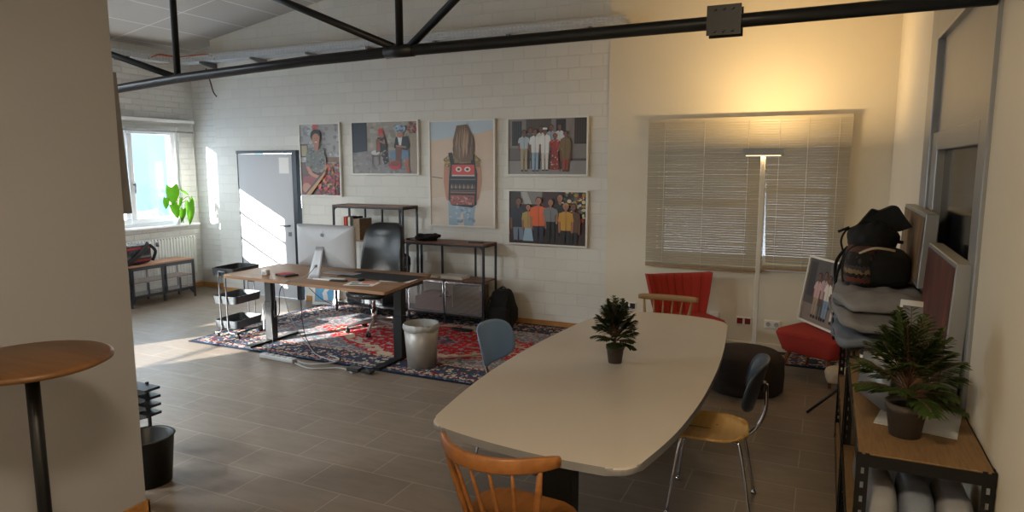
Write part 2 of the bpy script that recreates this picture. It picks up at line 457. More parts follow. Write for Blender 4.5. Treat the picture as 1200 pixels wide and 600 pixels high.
# smooth plaster part with window opening
WX0, WX1, WZ0, WZ1 = -1.66, .08, .90, 2.30
bm = nb(); yy = YB - .012
box(bm, -2.22, WX0, yy, YB + .3, 0, 4.2); box(bm, WX1, XR + .3, yy, YB + .3, 0, 4.2)
box(bm, WX0, WX1, yy, YB + .3, 0, WZ0); box(bm, WX0, WX1, yy, YB + .3, WZ1, 4.3)
struct('wall_plaster', bm, 'plaster', label='smooth plastered wall around the window with closed blinds', cat='wall')
# window wall (left) with openings
wins = [(6.42, 7.06, 1.03, 2.38), (5.68, 6.34, 1.03, 2.38), (3.40, 5.34, 1.03, 2.24), (.9, 1.9, 1.03, 2.24), (-2.0, .45, 1.03, 2.24)]
W1 = (5.60, 7.22, 1.01, 2.46)
ops_ = [(-2.1, .5, 1.0, 2.24), (.85, 1.95, 1.0, 2.24), (3.15, 5.36, 1.0, 2.29), W1]
bm = nb(); y = YN - .2
for a, b, z0, z1 in ops_:
    box(bm, XL - .3, XL, y, a, 0, 4.0); box(bm, XL - .3, XL, a, b, 0, z0); box(bm, XL - .3, XL, a, b, z1, 4.0); y = b
box(bm, XL - .3, XL, y, YB + .4, 0, 4.0)
struct('wall_left', bm, 'brick_wall', label='white painted brick wall with windows along the left side', cat='wall')
def casement(name, a, b, z0, z1, sashes, bars, label):
    bm = nb(); x0, x1 = XL - .12, XL - .04; t = .05
    box(bm, x0, x1, a, b, z0, z0 + t); box(bm, x0, x1, a, b, z1 - t, z1); box(bm, x0, x1, a, a + t, z0 + t, z1 - t); box(bm, x0, x1, b - t, b, z0 + t, z1 - t)
    w = struct(name, bm, 'white_gloss', label=label, cat='window')
    n = len(sashes)
    for (p, q) in sashes:
        s = .075; bm = nb(); xa, xb = XL - .10, XL + .0
        za, zb = z0 + t, z1 - t
        box(bm, xa, xb, p, q, za, za + s, .006); box(bm, xa, xb, p, q, zb - s, zb, .006); box(bm, xa, xb, p, p + s, za + s, zb - s, .006); box(bm, xa, xb, q - s, q, za + s, zb - s, .006)
        for zz in bars: box(bm, xa + .03, xb - .03, p + s, q - s, zz - .012, zz + .012)
        sa = obj('sash', bm, 'white_gloss', w)
        bm = nb(); box(bm, XL - .055, XL - .05, p + s, q - s, za + s, zb - s); obj('pane', bm, 'glass', w)
    return w
w1 = casement('window_1', W1[0], W1[1], W1[2], W1[3], [(5.65, 6.36), (6.38, 7.14)], [], 'white casement window above the radiator with a plant on its sill')
bm = nb(); tube(bm, [(XL, 6.43, 1.62), (XL + .04, 6.43, 1.62)], .012); tube(bm, [(XL + .04, 6.43, 1.64), (XL + .04, 6.43, 1.50)], .01); obj('window_handle', bm, 'steel_grey', w1)
bm = nb(); box(bm, XL - .1, XL + .14, 5.5, 7.40, .985, 1.015, .006); struct('trim_1', bm, 'white_gloss', label='white window sill over the radiator', cat='sill')
casement('window_2', 3.15, 5.36, 1.0, 2.29, [(3.18, 5.33)], [1.43, 1.80], 'white window in the left wall past the near partition')
casement('window_3', .85, 1.95, 1.0, 2.24, [(.88, 1.92)], [1.6], 'narrow white window in the left wall beside the partition')
casement('window_4', -2.1, .5, 1.0, 2.24, [(-2.07, .47)], [1.6], 'white window in the left wall nearest the front wall')
# right wall and rear wall
bm = nb(); box(bm, XR, XR + .3, 4.86, YB + .3, 0, 4.2); box(bm, XR, XR + .3, 3.0, 4.86, 2.95, 4.2); box(bm, XR, XR + .3, YN - .2, 3.0, 0, 4.2)
struct('wall_right', bm, 'white_paint', label='white painted right wall beside the shelving rack', cat='wall')
bm = nb(); box(bm, XR - .015, XR + .12, 4.58, 4.86, 0, 2.95, .004); box(bm, XR - .015, XR + .12, 3.0, 4.58, 2.6, 2.95, .004); box(bm, XR - .015, XR + .12, 3.0, 3.12, 0, 2.6, .004)
d2 = struct('door_2', bm, 'silver_frame', label='silver framed dark glazed door in the right wall', cat='door')
bm = nb(); box(bm, XR + .02, XR + .1, 3.12, 4.58, 2.08, 2.6); obj('transom_panel', bm, 'silver_frame', d2)
bm = nb()
for a in ((4.38, 4.58), (3.12, 3.24)): box(bm, XR + .0, XR + .1, a[0], a[1], 0, 2.08, .004)
box(bm, XR, XR + .1, 3.24, 4.38, 1.98, 2.08, .004); box(bm, XR, XR + .1, 3.24, 4.38, 0, .15, .004)
obj('door_frame', bm, 'silver_frame', d2)
bm = nb(); box(bm, XR + .04, XR + .06, 3.24, 4.38, .15, 1.98); obj('pane', bm, 'dark_glass', d2)
bm = nb(); box(bm, XL - .3, -6.2, YN - .2, YN, 0, 4.5); box(bm, -.6, XR + .3, YN - .2, YN, 0, 4.2); box(bm, -6.2, -.6, YN - .2, YN, 0, 4.6)
struct('wall_front', bm, 'white_paint', label='white wall behind the viewpoint', cat='wall')
# partition stub at left foreground
bm = nb(); box(bm, -3.62, -3.30, .2, 2.317, 0, 4.5)
struct('wall_partition', bm, 'column_paint', label='pale grey partition wall end in the left foreground', cat='wall')
bm = nb(); box(bm, -3.30, -3.285, .2, 2.332, 0, .075, .003); box(bm, -3.62, -3.285, 2.317, 2.332, 0, .075, .003)
struct('baseboard_partition', bm, 'base_wood', label='light wooden baseboard around the near partition', cat='baseboard')
bm = nb(); box(bm, -8.21, -7.82, YB - .015, YB, 0, .07, .003); box(bm, -6.6, -2.22, YB - .015, YB, 0, .07, .003)
struct('baseboard_back', bm, 'base_wood', label='light wooden baseboard under the block wall', cat='baseboard')
bm = nb(); box(bm, XL, -8.21, YB + .205, YB + .22, 0, .07, .003); box(bm, XL, XL + .015, 5, YB + .22, 0, .07, .003)
struct('baseboard_left', bm, 'base_wood', label='light wooden baseboard in the window alcove corner', cat='baseboard')
bm = nb(); box(bm, -2.22, XR, YB - .03, YB - .012, 0, .07, .003); box(bm, XR - .018, XR, 4.87, YB - .03, 0, .07, .003)
struct('baseboard_plaster', bm, 'white_paint', label='white baseboard under the blinds window', cat='baseboard')
# white door in block wall
bm = nb(); box(bm, -7.76, -6.75, YB - .02, YB + .04, .012, 2.05, .003)
d1 = struct('door_1', bm, 'door_paint', label='white door in the block wall lit by a slanting sun patch', cat='door')
bm = nb(); box(bm, -7.78, -6.66, YB - .035, YB + .04, 2.06, 2.10); box(bm, -6.735, -6.66, YB - .035, YB + .04, 0, 2.06)
box(bm, -7.78, -7.765, YB - .02, YB + .04, 0, 2.06)
obj('door_frame', bm, 'dark_steel', d1)
bm = nb(); tube(bm, [(-6.83, YB - .02, 1.05), (-6.83, YB - .07, 1.05)], .012); tube(bm, [(-6.83, YB - .07, 1.05), (-6.98, YB - .07, 1.05)], .011); lathe(bm, [(0, 0), (.028, 0), (.028, .01), (0, .01)], (0, 0, 0), 16); bmesh.ops.translate(bm, verts=bm.verts[-34:], vec=(0, 0, 0))
box(bm, -6.855, -6.805, YB - .03, YB - .02, .90, .96)
obj('door_handle', bm, 'steel_grey', d1)
bm = nb(); box(bm, -6.98, -6.80, YB - .024, YB - .021, 1.78, 2.0); obj('notice_sheet', bm, 'paper', d1)
# ------------------------------------------------------------------ big window with blinds
bm = nb(); t = .06; y0, y1 = YB + .1, YB + .17
box(bm, WX0, WX1, y0, y1, WZ0, WZ0 + t); box(bm, WX0, WX1, y0, y1, WZ1 - t, WZ1); box(bm, WX0, WX0 + t, y0, y1, WZ0, WZ1); box(bm, WX1 - t, WX1, y0, y1, WZ0, WZ1)
box(bm, -.74, -.62, y0 - .02, y1, WZ0, WZ1); box(bm, WX0, -.7, y0 - .02, y1, 1.46, 1.54); box(bm, -.7, WX1, y0 - .02, y1, 1.62, 1.67)
w5 = struct('window_5', bm, 'white_gloss', label='dim window behind the closed venetian blinds', cat='window')
bm = nb(); box(bm, WX0 + t, WX1 - t, YB + .13, YB + .135, WZ0 + t, WZ1 - t); obj('pane', bm, 'glass', w5)
bm = nb(); box(bm, -1.72, .14, YB - .05, YB + .02, .83, .855, .004); struct('trim_2', bm, 'white_gloss', label='white sill under the closed venetian blinds', cat='sill')
def blind(x0, x1, zt, zb, label, tilt=1.22, skew=0.0):
    t_ = thing('venetian_blind', label, 'blind', ((x0 + x1) / 2, YB - .085, zt)); hw = (x1 - x0) / 2; h = zt - zb
    bm = nb(); box(bm, -hw, hw, -.022, .022, -.035, 0, .003); obj('headrail', bm, 'blind_slat', t_)
    bm = nb(); n = int((h - .08) / .0245); c, s = math.cos(tilt), math.sin(tilt); w = .0125
    for i in range(n):
        z = -.045 - i * .0245; sk = skew * (i / n) ** 2; dz = random.uniform(-.0015, .0015)
        for e in (0,):
            pts = []
            for k in range(4):
                u = -1 + 2 * k / 3; bow = .0022 * (1 - u * u)
                pts.append((u * w * c - bow * s, -u * w * s - bow * c * 0 + bow))
            L = [bm.verts.new((-hw + sk, p[0], z + p[1] + dz)) for p in pts]; R_ = [bm.verts.new((hw - skew * (i / n) * 1.0, p[0], z + p[1] - dz)) for p in pts]
            for k in range(3): f = bm.faces.new((L[k], R_[k], R_[k + 1], L[k + 1])); f.smooth = True
    obj('slats', bm, 'blind_slat', t_)
    bm = nb(); zz = -h
    for i in range(5): box(bm, -hw, hw, -.013, .013, zz + .02 + i * .006, zz + .0225 + i * .006)
    obj('stacked_slats', bm, 'blind_slat', t_)
    bm = nb(); box(bm, -hw, hw, -.014, .014, zz, zz + .016, .003); obj('bottom_rail', bm, 'pale_wood', t_)
    for f in (-.7, -.02, .7):
        bm = nb(); tube(bm, [(f * hw, -.016, -.03), (f * hw, -.016, -h + .01)], .0014, 5); tube(bm, [(f * hw, .016, -.03), (f * hw, .016, -h + .01)], .0014, 5); obj('ladder_cord', bm, 'white_plastic', t_)
    return t_
blind(-1.755, -.562, 2.375, .815, 'left venetian blind, beige slats closed, behind table end chair')
b2 = blind(-.566, .185, 2.375, .855, 'right venetian blind, beige slats closed, behind the floor lamp', skew=.035)

# ------------------------------------------------------------------ truss
YT = 3.0
tr = thing('roof_truss', 'dark grey tubular steel roof truss crossing the room overhead', 'truss', (0, YT, 0))
bm = nb(); tube(bm, [(-6.9, 0, 2.13), (-4.23, 0, 2.392), (-3.68, 0, 2.428), (-2.6, 0, 2.469), (-2.04, 0, 2.479), (-.43, 0, 2.486), (XR - .02, 0, 2.492)], .0285, 14); obj('bottom_chord', bm, 'dark_steel', tr)
for p in [((-3.672, 2.43), (-3.672, zc(-3.67) - .08)), ((-2.035, 2.48), (-2.035, zc(-2.03) - .08))]:
    bm = nb(); tube(bm, [(p[0][0], 0, p[0][1]), (p[1][0], 0, p[1][1])], .020, 12); obj('post', bm, 'dark_steel', tr)
for a, b in [((-2.07, 2.50), (-3.55, 3.11)), ((-1.97, 2.50), (-.75, 3.43)), ((-3.70, 2.44), (-5.5, 2.98))]:
    bm = nb(); tube(bm, [(a[0], 0, a[1]), (b[0], 0, b[1])], .020, 12); obj('diagonal_brace', bm, 'dark_steel', tr)
bm = nb(); tube(bm, [(-6.9, 0, 2.95), (RIDGE, 0, zc(RIDGE) - .1), (XR - .02, 0, zc(XR) - .12)], .028, 12); obj('top_chord', bm, 'dark_steel', tr)
bm = nb(); box(bm, -.493, -.357, -.04, -.03, 2.43, 2.548); box(bm, -.493, -.357, .03, .04, 2.43, 2.548); pl = obj('joint_plate', bm, 'black_metal', tr)
for dx in (-.46, -.425, -.39):
    for z in (2.445, 2.533):
        bm = nb(); tube(bm, [(dx, -.04, z), (dx, -.05, z)], .007, 6); obj('bolt', bm, 'black_metal', pl)
bm = nb(); tube(bm, [(-2.12, -.0, 2.478), (-1.95, -.0, 2.48)], .033, 12); obj('weld_sleeve', bm, 'dark_steel', tr)
# ------------------------------------------------------------------ cable trays
def cable_tray(L, label, loc, rz, nb_):
    t_ = thing('cable_tray', label, 'cable tray', loc, rz)
    for nm, y in (('side_rail', -.10), ('side_rail', .10)):
        bm = nb()
        perforated(bm, L, .04, .002, .05, .014, .028, Matrix.Translation((0, y, 0))); perforated(bm, L, .04, .002, .05, .014, .028, Matrix.Translation((0, y, .04)))
        obj(nm, bm, 'galvanised', t_)
    bm = nb(); box(bm, 0, L, -.1, .1, 0, .002)
    obj('tray_floor', bm, 'galvanised', t_)
    for i in range(nb_):
        x = (i + .6) * L / nb_; bm = nb()
        slabv = [(0, .14), (0, -.12), (.0, -.12)]
        vs = []
        for dx in (-.018, .018):
            for (y, z) in ((.16, -.005), (.16, -.085), (.12, -.085), (-.12, -.03), (-.12, -.005)): vs.append(bm.verts.new((x + dx, y, z)))
        bm.faces.new(vs[:5]); bm.faces.new(vs[5:][::-1])
        for k in range(5): bm.faces.new((vs[k], vs[(k + 1) % 5], vs[5 + (k + 1) % 5], vs[5 + k]))
        obj('bracket', bm, 'steel_grey', t_)
    return t_
cable_tray(6.7, 'perforated galvanised cable tray along the block wall above the photographs', (-8.68, YB - .16, 3.345), 0, 7)
cable_tray(3.4, 'perforated galvanised cable tray along the window wall', (-8.72, YB - .35, 3.345), -PI / 2, 3)
bm = nb(); tube(bm, smooth_path([(-8.63, 6.6, 3.36), (-8.62, 6.75, 3.43), (-8.6, 6.92, 3.435), (-8.5, 7.04, 3.43), (-8.3, 7.04, 3.435), (-8.0, 7.05, 3.43), (-7.9, 7.08, 3.36)]), .012, 6)
tag(obj('orange_cable', bm, 'orange_cable'), 'orange cable lying in the tray corner', 'cable')
bm = nb(); tube(bm, smooth_path([(-8.28, YB - .03, 3.28), (-8.2, YB - .04, 3.1), (-8.16, YB - .03, 2.95), (-8.1, YB - .03, 2.88)]), .01, 6)
tag(obj('cable_end', bm, 'stem_brown'), 'short brown cable end hanging under the tray', 'cable')

# ------------------------------------------------------------------ raised blind over casement window
t_ = thing('raised_blind', 'white venetian blind pulled up above the casement window', 'blind', (XL + .07, 6.5, 2.56))
bm = nb(); box(bm, -.03, .03, -1.0, .93, -.045, 0, .004); obj('headrail', bm, 'white_gloss', t_)
bm = nb()
for i in range(9): box(bm, -.02, .02, -.98, .91, -.055 - i * .0125, -.051 - i * .0125)
obj('stacked_slats', bm, 'white_plastic', t_)
bm = nb(); box(bm, -.024, .024, -.98, .91, -.19, -.168, .004); obj('bottom_rail', bm, 'silver_frame', t_)
for y in (-.3, .6):
    bm = nb(); tube(bm, [(.024, y, -.02), (.024, y, -.19)], .004, 6); obj('cord', bm, 'white_plastic', t_)
bm = nb(); tube(bm, [(.02, .88, -.03), (.02, .9, -1.3)], .003, 6); obj('pull_cord', bm, 'white_plastic', t_)
# ------------------------------------------------------------------ radiator
t_ = thing('radiator', 'white ribbed radiator under the casement window', 'radiator', (XL, 6.55, 0))
bm = nb()
for i in range(31):
    y = -.78 + i * .0505; box(bm, .05, .10, y, y + .03, .24, .82, .006)
obj('fins', bm, 'radiator', t_)
bm = nb(); box(bm, .058, .085, -.79, .79, .25, .80); obj('panel', bm, 'radiator', t_)
bm = nb(); tube(bm, [(.07, .70, .24), (.07, .70, 0)], .009); tube(bm, [(.07, .62, .24), (.07, .62, 0)], .009); obj('pipes', bm, 'radiator', t_)
bm = nb(); lathe(bm, [(0, 0), (.022, 0), (.022, .06), (0, .06)], (.12, .1, .72), 12); obj('valve_knob', bm, 'steel_grey', t_)
for y in (-.6, .6): bm = nb(); box(bm, 0.002, .06, y - .02, y + .02, .6, .64); obj('wall_bracket', bm, 'radiator', t_)

# ------------------------------------------------------------------ low bench (metal and wood)
def frame_bar(bm, a, b, w=.02):
    a, b = V(a), V(b); d = (b - a); L = d.length; q = V((0, 0, 1)).rotation_difference(d.normalized()).to_matrix().to_4x4()
    box(bm, -w / 2, w / 2, -w / 2, w / 2, 0, L, mat=Matrix.Translation(a) @ q)
bt = thing('storage_bench', 'dark metal storage bench with mesh doors and wooden top by radiator', 'bench', (-8.46, 6.335, 0), 0)
bm = nb(); box(bm, -.18, .18, -.505, .505, .545, .562, .002); obj('wooden_top', bm, 'bench_wood', bt)
bm = nb()
for sx in (-1, 1):
    for sy in (-1, 1):
        frame_bar(bm, (sx * .17, sy * .495, 0), (sx * .17, sy * .495, .545)); 
    frame_bar(bm, (sx * .17, -.495, .53), (sx * .17, .495, .53), .024); frame_bar(bm, (sx * .17, -.495, .13), (sx * .17, .495, .13)); frame_bar(bm, (sx * .17, 0, .02), (sx * .17, 0, .53))
for sy in (-.495, 0, .495): frame_bar(bm, (-.17, sy, .53), (.17, sy, .53)); frame_bar(bm, (-.17, sy, .13), (.17, sy, .13))
for sy in (-.25, .25): frame_bar(bm, (-.17, sy, .04), (-.17, sy, .53), .018)
for sy in (-1, 1):
    vs = [(.17, sy * .495, .13), (.17, sy * .40, .13), (.17, sy * .495, .03)]
    a = [bm.verts.new(V(p) + V((.009, 0, 0))) for p in vs]; b = [bm.verts.new(V(p) - V((.009, 0, 0))) for p in vs]
    bm.faces.new(a); bm.faces.new(b[::-1])
    for k in range(3): bm.faces.new((a[k], a[(k + 1) % 3], b[(k + 1) % 3], b[k]))
obj('frame', bm, 'shelf_metal', bt)
bm = nb(); box(bm, -.16, .16, -.485, .485, .32, .335); obj('shelf', bm, 'shelf_wood', bt)
bm = nb(); box(bm, -.16, .16, -.485, .485, .125, .137); obj('bottom_shelf', bm, 'shelf_metal', bt)
for s, nm in ((-.2475, 'door'), (.2475, 'door')):
    bm = nb()
    frame_bar(bm, (.185, s - .23, .15), (.185, s + .23, .15), .02); frame_bar(bm, (.185, s - .23, .51), (.185, s + .23, .51), .02); frame_bar(bm, (.185, s - .22, .15), (.185, s - .22, .51), .02); frame_bar(bm, (.185, s + .22, .15), (.185, s + .22, .51), .02); frame_bar(bm, (.185, s, .15), (.185, s, .32), .02)
    d = obj('door', bm, 'shelf_metal', bt)
    bm = nb(); box(bm, .185, .186, s - .22, s + .22, .15, .51); obj('mesh_panel', bm, 'perforated', d)
# patterned bag on bench
t_ = thing('shoulder_bag', 'striped woven shoulder bag with black strap lying on the bench', 'bag', (-8.50, 6.02, .562), .1)
bm = nb(); blob(bm, (0, 0, .135), (.13, .27, .135), .45, .45, .03, 7, 3); obj('bag_body', bm, 'woven_bag', t_)
bm = nb(); tube(bm, smooth_path([(.13, -.20, .0 + .02), (.15, -.05, .10), (.14, .10, .20), (.10, .20, .27)]), .035, 8, flat=.4); tube(bm, smooth_path([(.10, .22, .25), (.15, .27, .16), (.13, .23, .03)]), .02, 8, flat=.5); obj('strap', bm, 'dark_cloth', t_)

# ------------------------------------------------------------------ leafy plant on sill
pt = thing('leafy_plant', 'potted plant with large bright green heart shaped leaves on window sill', 'plant', (-8.80, 7.02, 1.015))
bm = nb(); lathe(bm, [(0, 0), (.045, 0), (.06, .10), (.055, .10), (.045, .02), (0, .02)], (0, 0, 0), 24); pot = obj('pot', bm, 'white_gloss', pt)
bm = nb(); lathe(bm, [(0, .085), (.054, .085)], (0, 0, 0), 20); obj('soil', bm, 'soil', pot)
def heart_leaf(bm, base, d, nrm, L, W):
    d = V(d).normalized(); nrm = V(nrm); nrm = (nrm - d * nrm.dot(d)).normalized(); s = d.cross(nrm)
    def fn(u, v):
        t = v; w = W * (math.sin(PI * min(1, (t * .85 + .15)) ** .75) ** .8) * (1 - .15 * t)
        x = (u - .5) * 2
        back = -.18 * L * max(0, 1 - t * 4) * abs(x)
        return V(base) + d * (t * L + back) + s * x * w * .5 + nrm * (.12 * L * (x * x) * .5 - .25 * L * t * t)
    sheet(bm, fn, 8, 12)
bm = nb()
tops = []
lv = [((.14, -.17, .56), (.1, .02, -1), (1, -.3, .1), .27, .20), ((.10, -.13, .30), (.1, .3, -1), (1, -.5, .2), .22, .13), ((.12, .12, .32), (.1, .05, -1), (1, -.1, .2), .33, .15), ((.10, -.24, .40), (.0, -.1, -1), (.8, -.6, .3), .16, .09),
      ((.08, .04, .22), (.0, -.15, -1), (1, -.3, .2), .20, .10), ((.06, .05, .50), (.05, .45, -.2), (1, 0, .4), .16, .05), ((.1, .17, .38), (.1, .25, -.7), (1, .2, .3), .17, .10), ((.06, .03, .38), (0, -.2, -1), (1, 0, .3), .17, .06)]
for b, d, n_, L, W in lv: heart_leaf(bm, b, d, n_, L, W)
obj('leaves', bm, 'leaf_green', pt)
bm = nb()
for b, *_ in lv: tube(bm, smooth_path([(0, 0, .08), (b[0] * .3, b[1] * .2, .08 + (b[2]) * .6), (b[0] * .8, b[1] * .8, b[2] + .03), b]), .004, 6)
tube(bm, [(0, 0, .06), (.01, .01, .22)], .016, 8)
obj('stems', bm, 'stem_brown', pt)

# ------------------------------------------------------------------ rugs
bm = nb(); box(bm, -2.35, 2.35, -1.15, 1.15, 0, .010, .003)
tag(obj('persian_rug', bm, 'rug', loc=(-3.84, 6.12, .001)), 'large red and navy persian rug under the office desk', 'rug')
bm = nb(); box(bm, -.55, .55, -.22, .22, 0, .010, .003)
tag(obj('small_rug', bm, 'rug_red', loc=(-.04, 6.98, .001)), 'small red patterned rug strip by the wall under the footstool', 'rug')
# ------------------------------------------------------------------ desk
dk = thing('office_desk', 'large wooden topped office desk on black lifting legs', 'desk', (-4.6, 5.4, 0))
def R_(p): return (p[0] + 4.6, p[1] - 5.4)
bm = nb(); slab(bm, round_poly([R_(p) for p in ((-5.70, 5.02), (-3.56, 4.93), (-3.73, 6.00), (-5.72, 5.93))], [.08, .03, .03, .08]), .733, .762, .005); obj('desk_top', bm, 'desk_wood', dk)
for x, yf0, yf1 in ((-5.37, 5.02, 5.74), (-3.71, 4.97, 5.70)):
    bm = nb(); lx = x + 4.6; box(bm, lx - .05, lx + .05, -.075, .005, .032, .45, .004); box(bm, lx - .042, lx + .042, -.068, -.002, .45, .72); l = obj('leg', bm, 'black_metal', dk)
    bm = nb(); box(bm, lx - .04, lx + .04, yf0 - 5.4, yf1 - 5.4, .010, .034, .004); obj('foot', bm, 'black_metal', l)
    bm = nb(); box(bm, lx - .03, lx + .03, -.3, .35, .70, .733); obj('support_arm', bm, 'black_metal', l)
bm = nb(); box(bm, -.72, .85, -.02, .02, .695, .731); box(bm, -.72, .85, .14, .18, .695, .731); obj('crossbar', bm, 'black_metal', dk)
bm = nb(); box(bm, -.62, -.56, -.06, 0.02, .52, .60) if False else box(bm, -.845, -.825, -.084, -.076, .14, .42, .002); obj('control_box', bm, 'silver_frame', dk)
# iMac-like computer
mc = thing('desktop_computer', 'silver all in one computer seen from behind on the desk', 'computer', (-4.60, 5.36, .762))
bm = nb()
def macback(u, v):
    x = (u - .5) * .74; z = .10 + v * .44; bulge = .045 * (1 - (2 * u - 1) ** 2) ** .5 * (1 - (2 * v - 1) ** 4) ** .5 if 0 < u < 1 else 0
    return (x, -bulge, z)
pts = round_poly([(-.37, .10), (.37, .10), (.37, .535), (-.37, .535)], .02)
a = [bm.verts.new((x, .035, z)) for x, z in pts]; b = [bm.verts.new((x, .02, z)) for x, z in pts]
bm.faces.new(a); n = len(pts)
prev = b
for i in range(n): bm.faces.new((a[i], a[(i + 1) % n], b[(i + 1) % n], b[i]))
for s_, dy in ((.97, .008), (.9, -.006), (.75, -.018), (.5, -.028), (.25, -.032)):
    c = [bm.verts.new((x * s_, dy, .3175 + (z - .3175) * s_)) for x, z in pts]
    for i in range(n): f = bm.faces.new((prev[i], prev[(i + 1) % n], c[(i + 1) % n], c[i])); f.smooth = True
    prev = c
f = bm.faces.new(prev[::-1]); f.smooth = True
body = obj('casing', bm, 'aluminium', mc)
bm = nb(); box(bm, -.35, .35, .036, .038, .16, .52); obj('screen', bm, 'dark_glass', mc)
bm = nb()
def st(u, v):
    if v < .75: t = v / .75; y = -.13 + .10 * t; z = .008 + .30 * t
    else: t = (v - .75) / .25; y = -.03; z = .308 + .0 * t
    w = .085 - .03 * min(1, v / .75)
    return ((u - .5) * 2 * w - .03, y, z)
vs = [(-.115, -.15), (.055, -.15), (.055, .03), (-.115, .03)]
slab(bm, round_poly(vs, .008), 0, .008)
sheet(bm, lambda u, v: ((u - .5) * (.145 - .045 * v) - .03, -.145 + .112 * v, .006 + .31 * v), 4, 6, .009)
obj('stand', bm, 'aluminium', mc)
bm = nb(); tube(bm, [(-.03, -.098, .13), (-.03, -.112, .125)], .014, 16); obj('cable_hole', bm, 'silver_frame', mc)
bm = nb()   # apple-shaped emblem
ap = []
for k in range(40):
    th = 2 * PI * k / 40; r = .021 * (1 + .10 * math.cos(2 * th)) ; x = r * math.cos(th) * 1.0; z = r * math.sin(th)
    if abs(th - PI / 2) < .5: z -= .006 * (1 - abs(th - PI / 2) / .5)
    if abs(th - 3 * PI / 2) < .35: z += .004 * (1 - abs(th - 3 * PI / 2) / .35)
    dx, dz = x - .026, z - .004
    if dx * dx + dz * dz < .0102 ** 2:
        q = .0102 / max(1e-5, math.hypot(dx, dz)); x, z = .026 + dx * q, .004 + dz * q
    ap.append((x, z))
f = bm.faces.new([bm.verts.new((x + .0, -.0345, .435 + z)) for x, z in ap])
lf = [(.001, .023), (.004, .031), (.012, .037), (.011, .029)]
bm.faces.new([bm.verts.new((x, -.0345, .435 + z)) for x, z in lf])
for v in bm.verts: v.co.y = -.029 + (v.co.z - .435) * .12 - .002
obj('emblem', bm, 'apple_grey', mc)
bm = nb()
for i in range(6): box(bm, -.25 + i * .014, -.24 + i * .014, -.0115, -.0105, .155, .163)
obj('rear_lettering', bm, 'apple_grey', mc)
# power cable from computer
bm = nb(); tube(bm, smooth_path([(-4.63, 5.25, .885), (-4.66, 5.14, .80), (-4.74, 5.02, .775), (-4.76, 4.93, .74), (-4.76, 4.95, .6), (-4.72, 5.0, .35), (-4.60, 5.1, .08), (-4.50, 5.1, .017), (-4.2, 5.0, .017)]), .0045, 6)
tag(obj('computer_cable', bm, 'cable_grey'), 'grey power cable hanging from the computer over the desk edge', 'cable')
bm = nb(); tube(bm, smooth_path([(-4.70, 5.12, .728), (-4.70, 5.1, .5), (-4.66, 5.1, .2), (-4.56, 5.15, .016)]), .004, 6)
tag(obj('black_cable', bm, 'cable_black'), 'thin black cable hanging under the desk middle', 'cable')
bm = nb(); tube(bm, smooth_path([(-5.25, 5.3, .73), (-5.23, 5.28, .45), (-5.20, 5.25, .33), (-5.14, 5.25, .36), (-5.16, 5.3, .6), (-5.05, 5.35, .72)]), .005, 6); tube(bm, [(-5.21, 5.26, .38), (-5.20, 5.25, .30)], .011, 8)
tag(obj('looped_cable', bm, 'cable_black'), 'black cable loop with plug hanging near the left desk leg', 'cable')
bm = nb(); tube(bm, smooth_path([(-5.30, 5.33, .70), (-5.28, 5.28, .3), (-5.2, 5.2, .03), (-5.05, 5.0, .016), (-4.95, 4.9, .016)]), .004, 6)
tag(obj('leg_cable', bm, 'cable_black'), 'black cable running down beside the left desk leg', 'cable')
bm = nb(); tube(bm, smooth_path([(-4.5, 5.0, .72), (-4.3, 5.0, .60), (-4.1, 5.05, .58), (-3.9, 5.1, .70)]), .004, 6)
tag(obj('sagging_cable', bm, 'cable_black'), 'black cable sagging under the right half of the desk', 'cable')
# power strip
t_ = thing('power_strip', 'long white power strip with cables at the rug edge', 'power strip', (-4.80, 4.86, .0), -.06)
bm = nb(); box(bm, -.23, .23, -.035, .035, 0, .042, .008); obj('housing', bm, 'cable_grey', t_)
for i in range(5):
    bm = nb(); lathe(bm, [(0, .041), (.018, .041), (.018, .045), (.021, .045), (.021, .041)], (-.17 + i * .08, 0, .001), 14); obj('socket', bm, 'white_plastic', t_)
for j, (pts, lb) in enumerate([([(-4.58, 4.87, .02), (-4.4, 4.85, .012), (-4.2, 4.98, .02), (-4.25, 5.1, .018), (-4.4, 5.15, .018)], 'grey cable curling from the power strip over the rug'),
                        ([(-4.55, 4.82, .012), (-4.3, 4.75, .01), (-4.05, 4.88, .01), (-3.85, 4.80, .01)], 'grey cable from power strip to adapter along the rug'),
                        ([(-3.35, 5.55, .018), (-3.1, 5.75, .018), (-3.0, 5.95, .018), (-3.15, 6.1, .018), (-3.05, 6.3, .018), (-2.9, 6.35, .018)], 'white cable curl on the rug right of the bin')]):
    bm = nb(); tube(bm, smooth_path(pts), .006, 6); tag(obj('floor_cable', bm, 'cable_grey'), lb, 'cable')
bm = nb(); box(bm, -.07, .07, -.04, .04, 0, .035, .006); box(bm, .09, .20, -.03, .04, 0, .03, .006)
tag(obj('power_adapter', bm, 'black_plastic', loc=(-3.87, 4.86, 0.011)), 'black power adapter by the right desk foot', 'adapter')
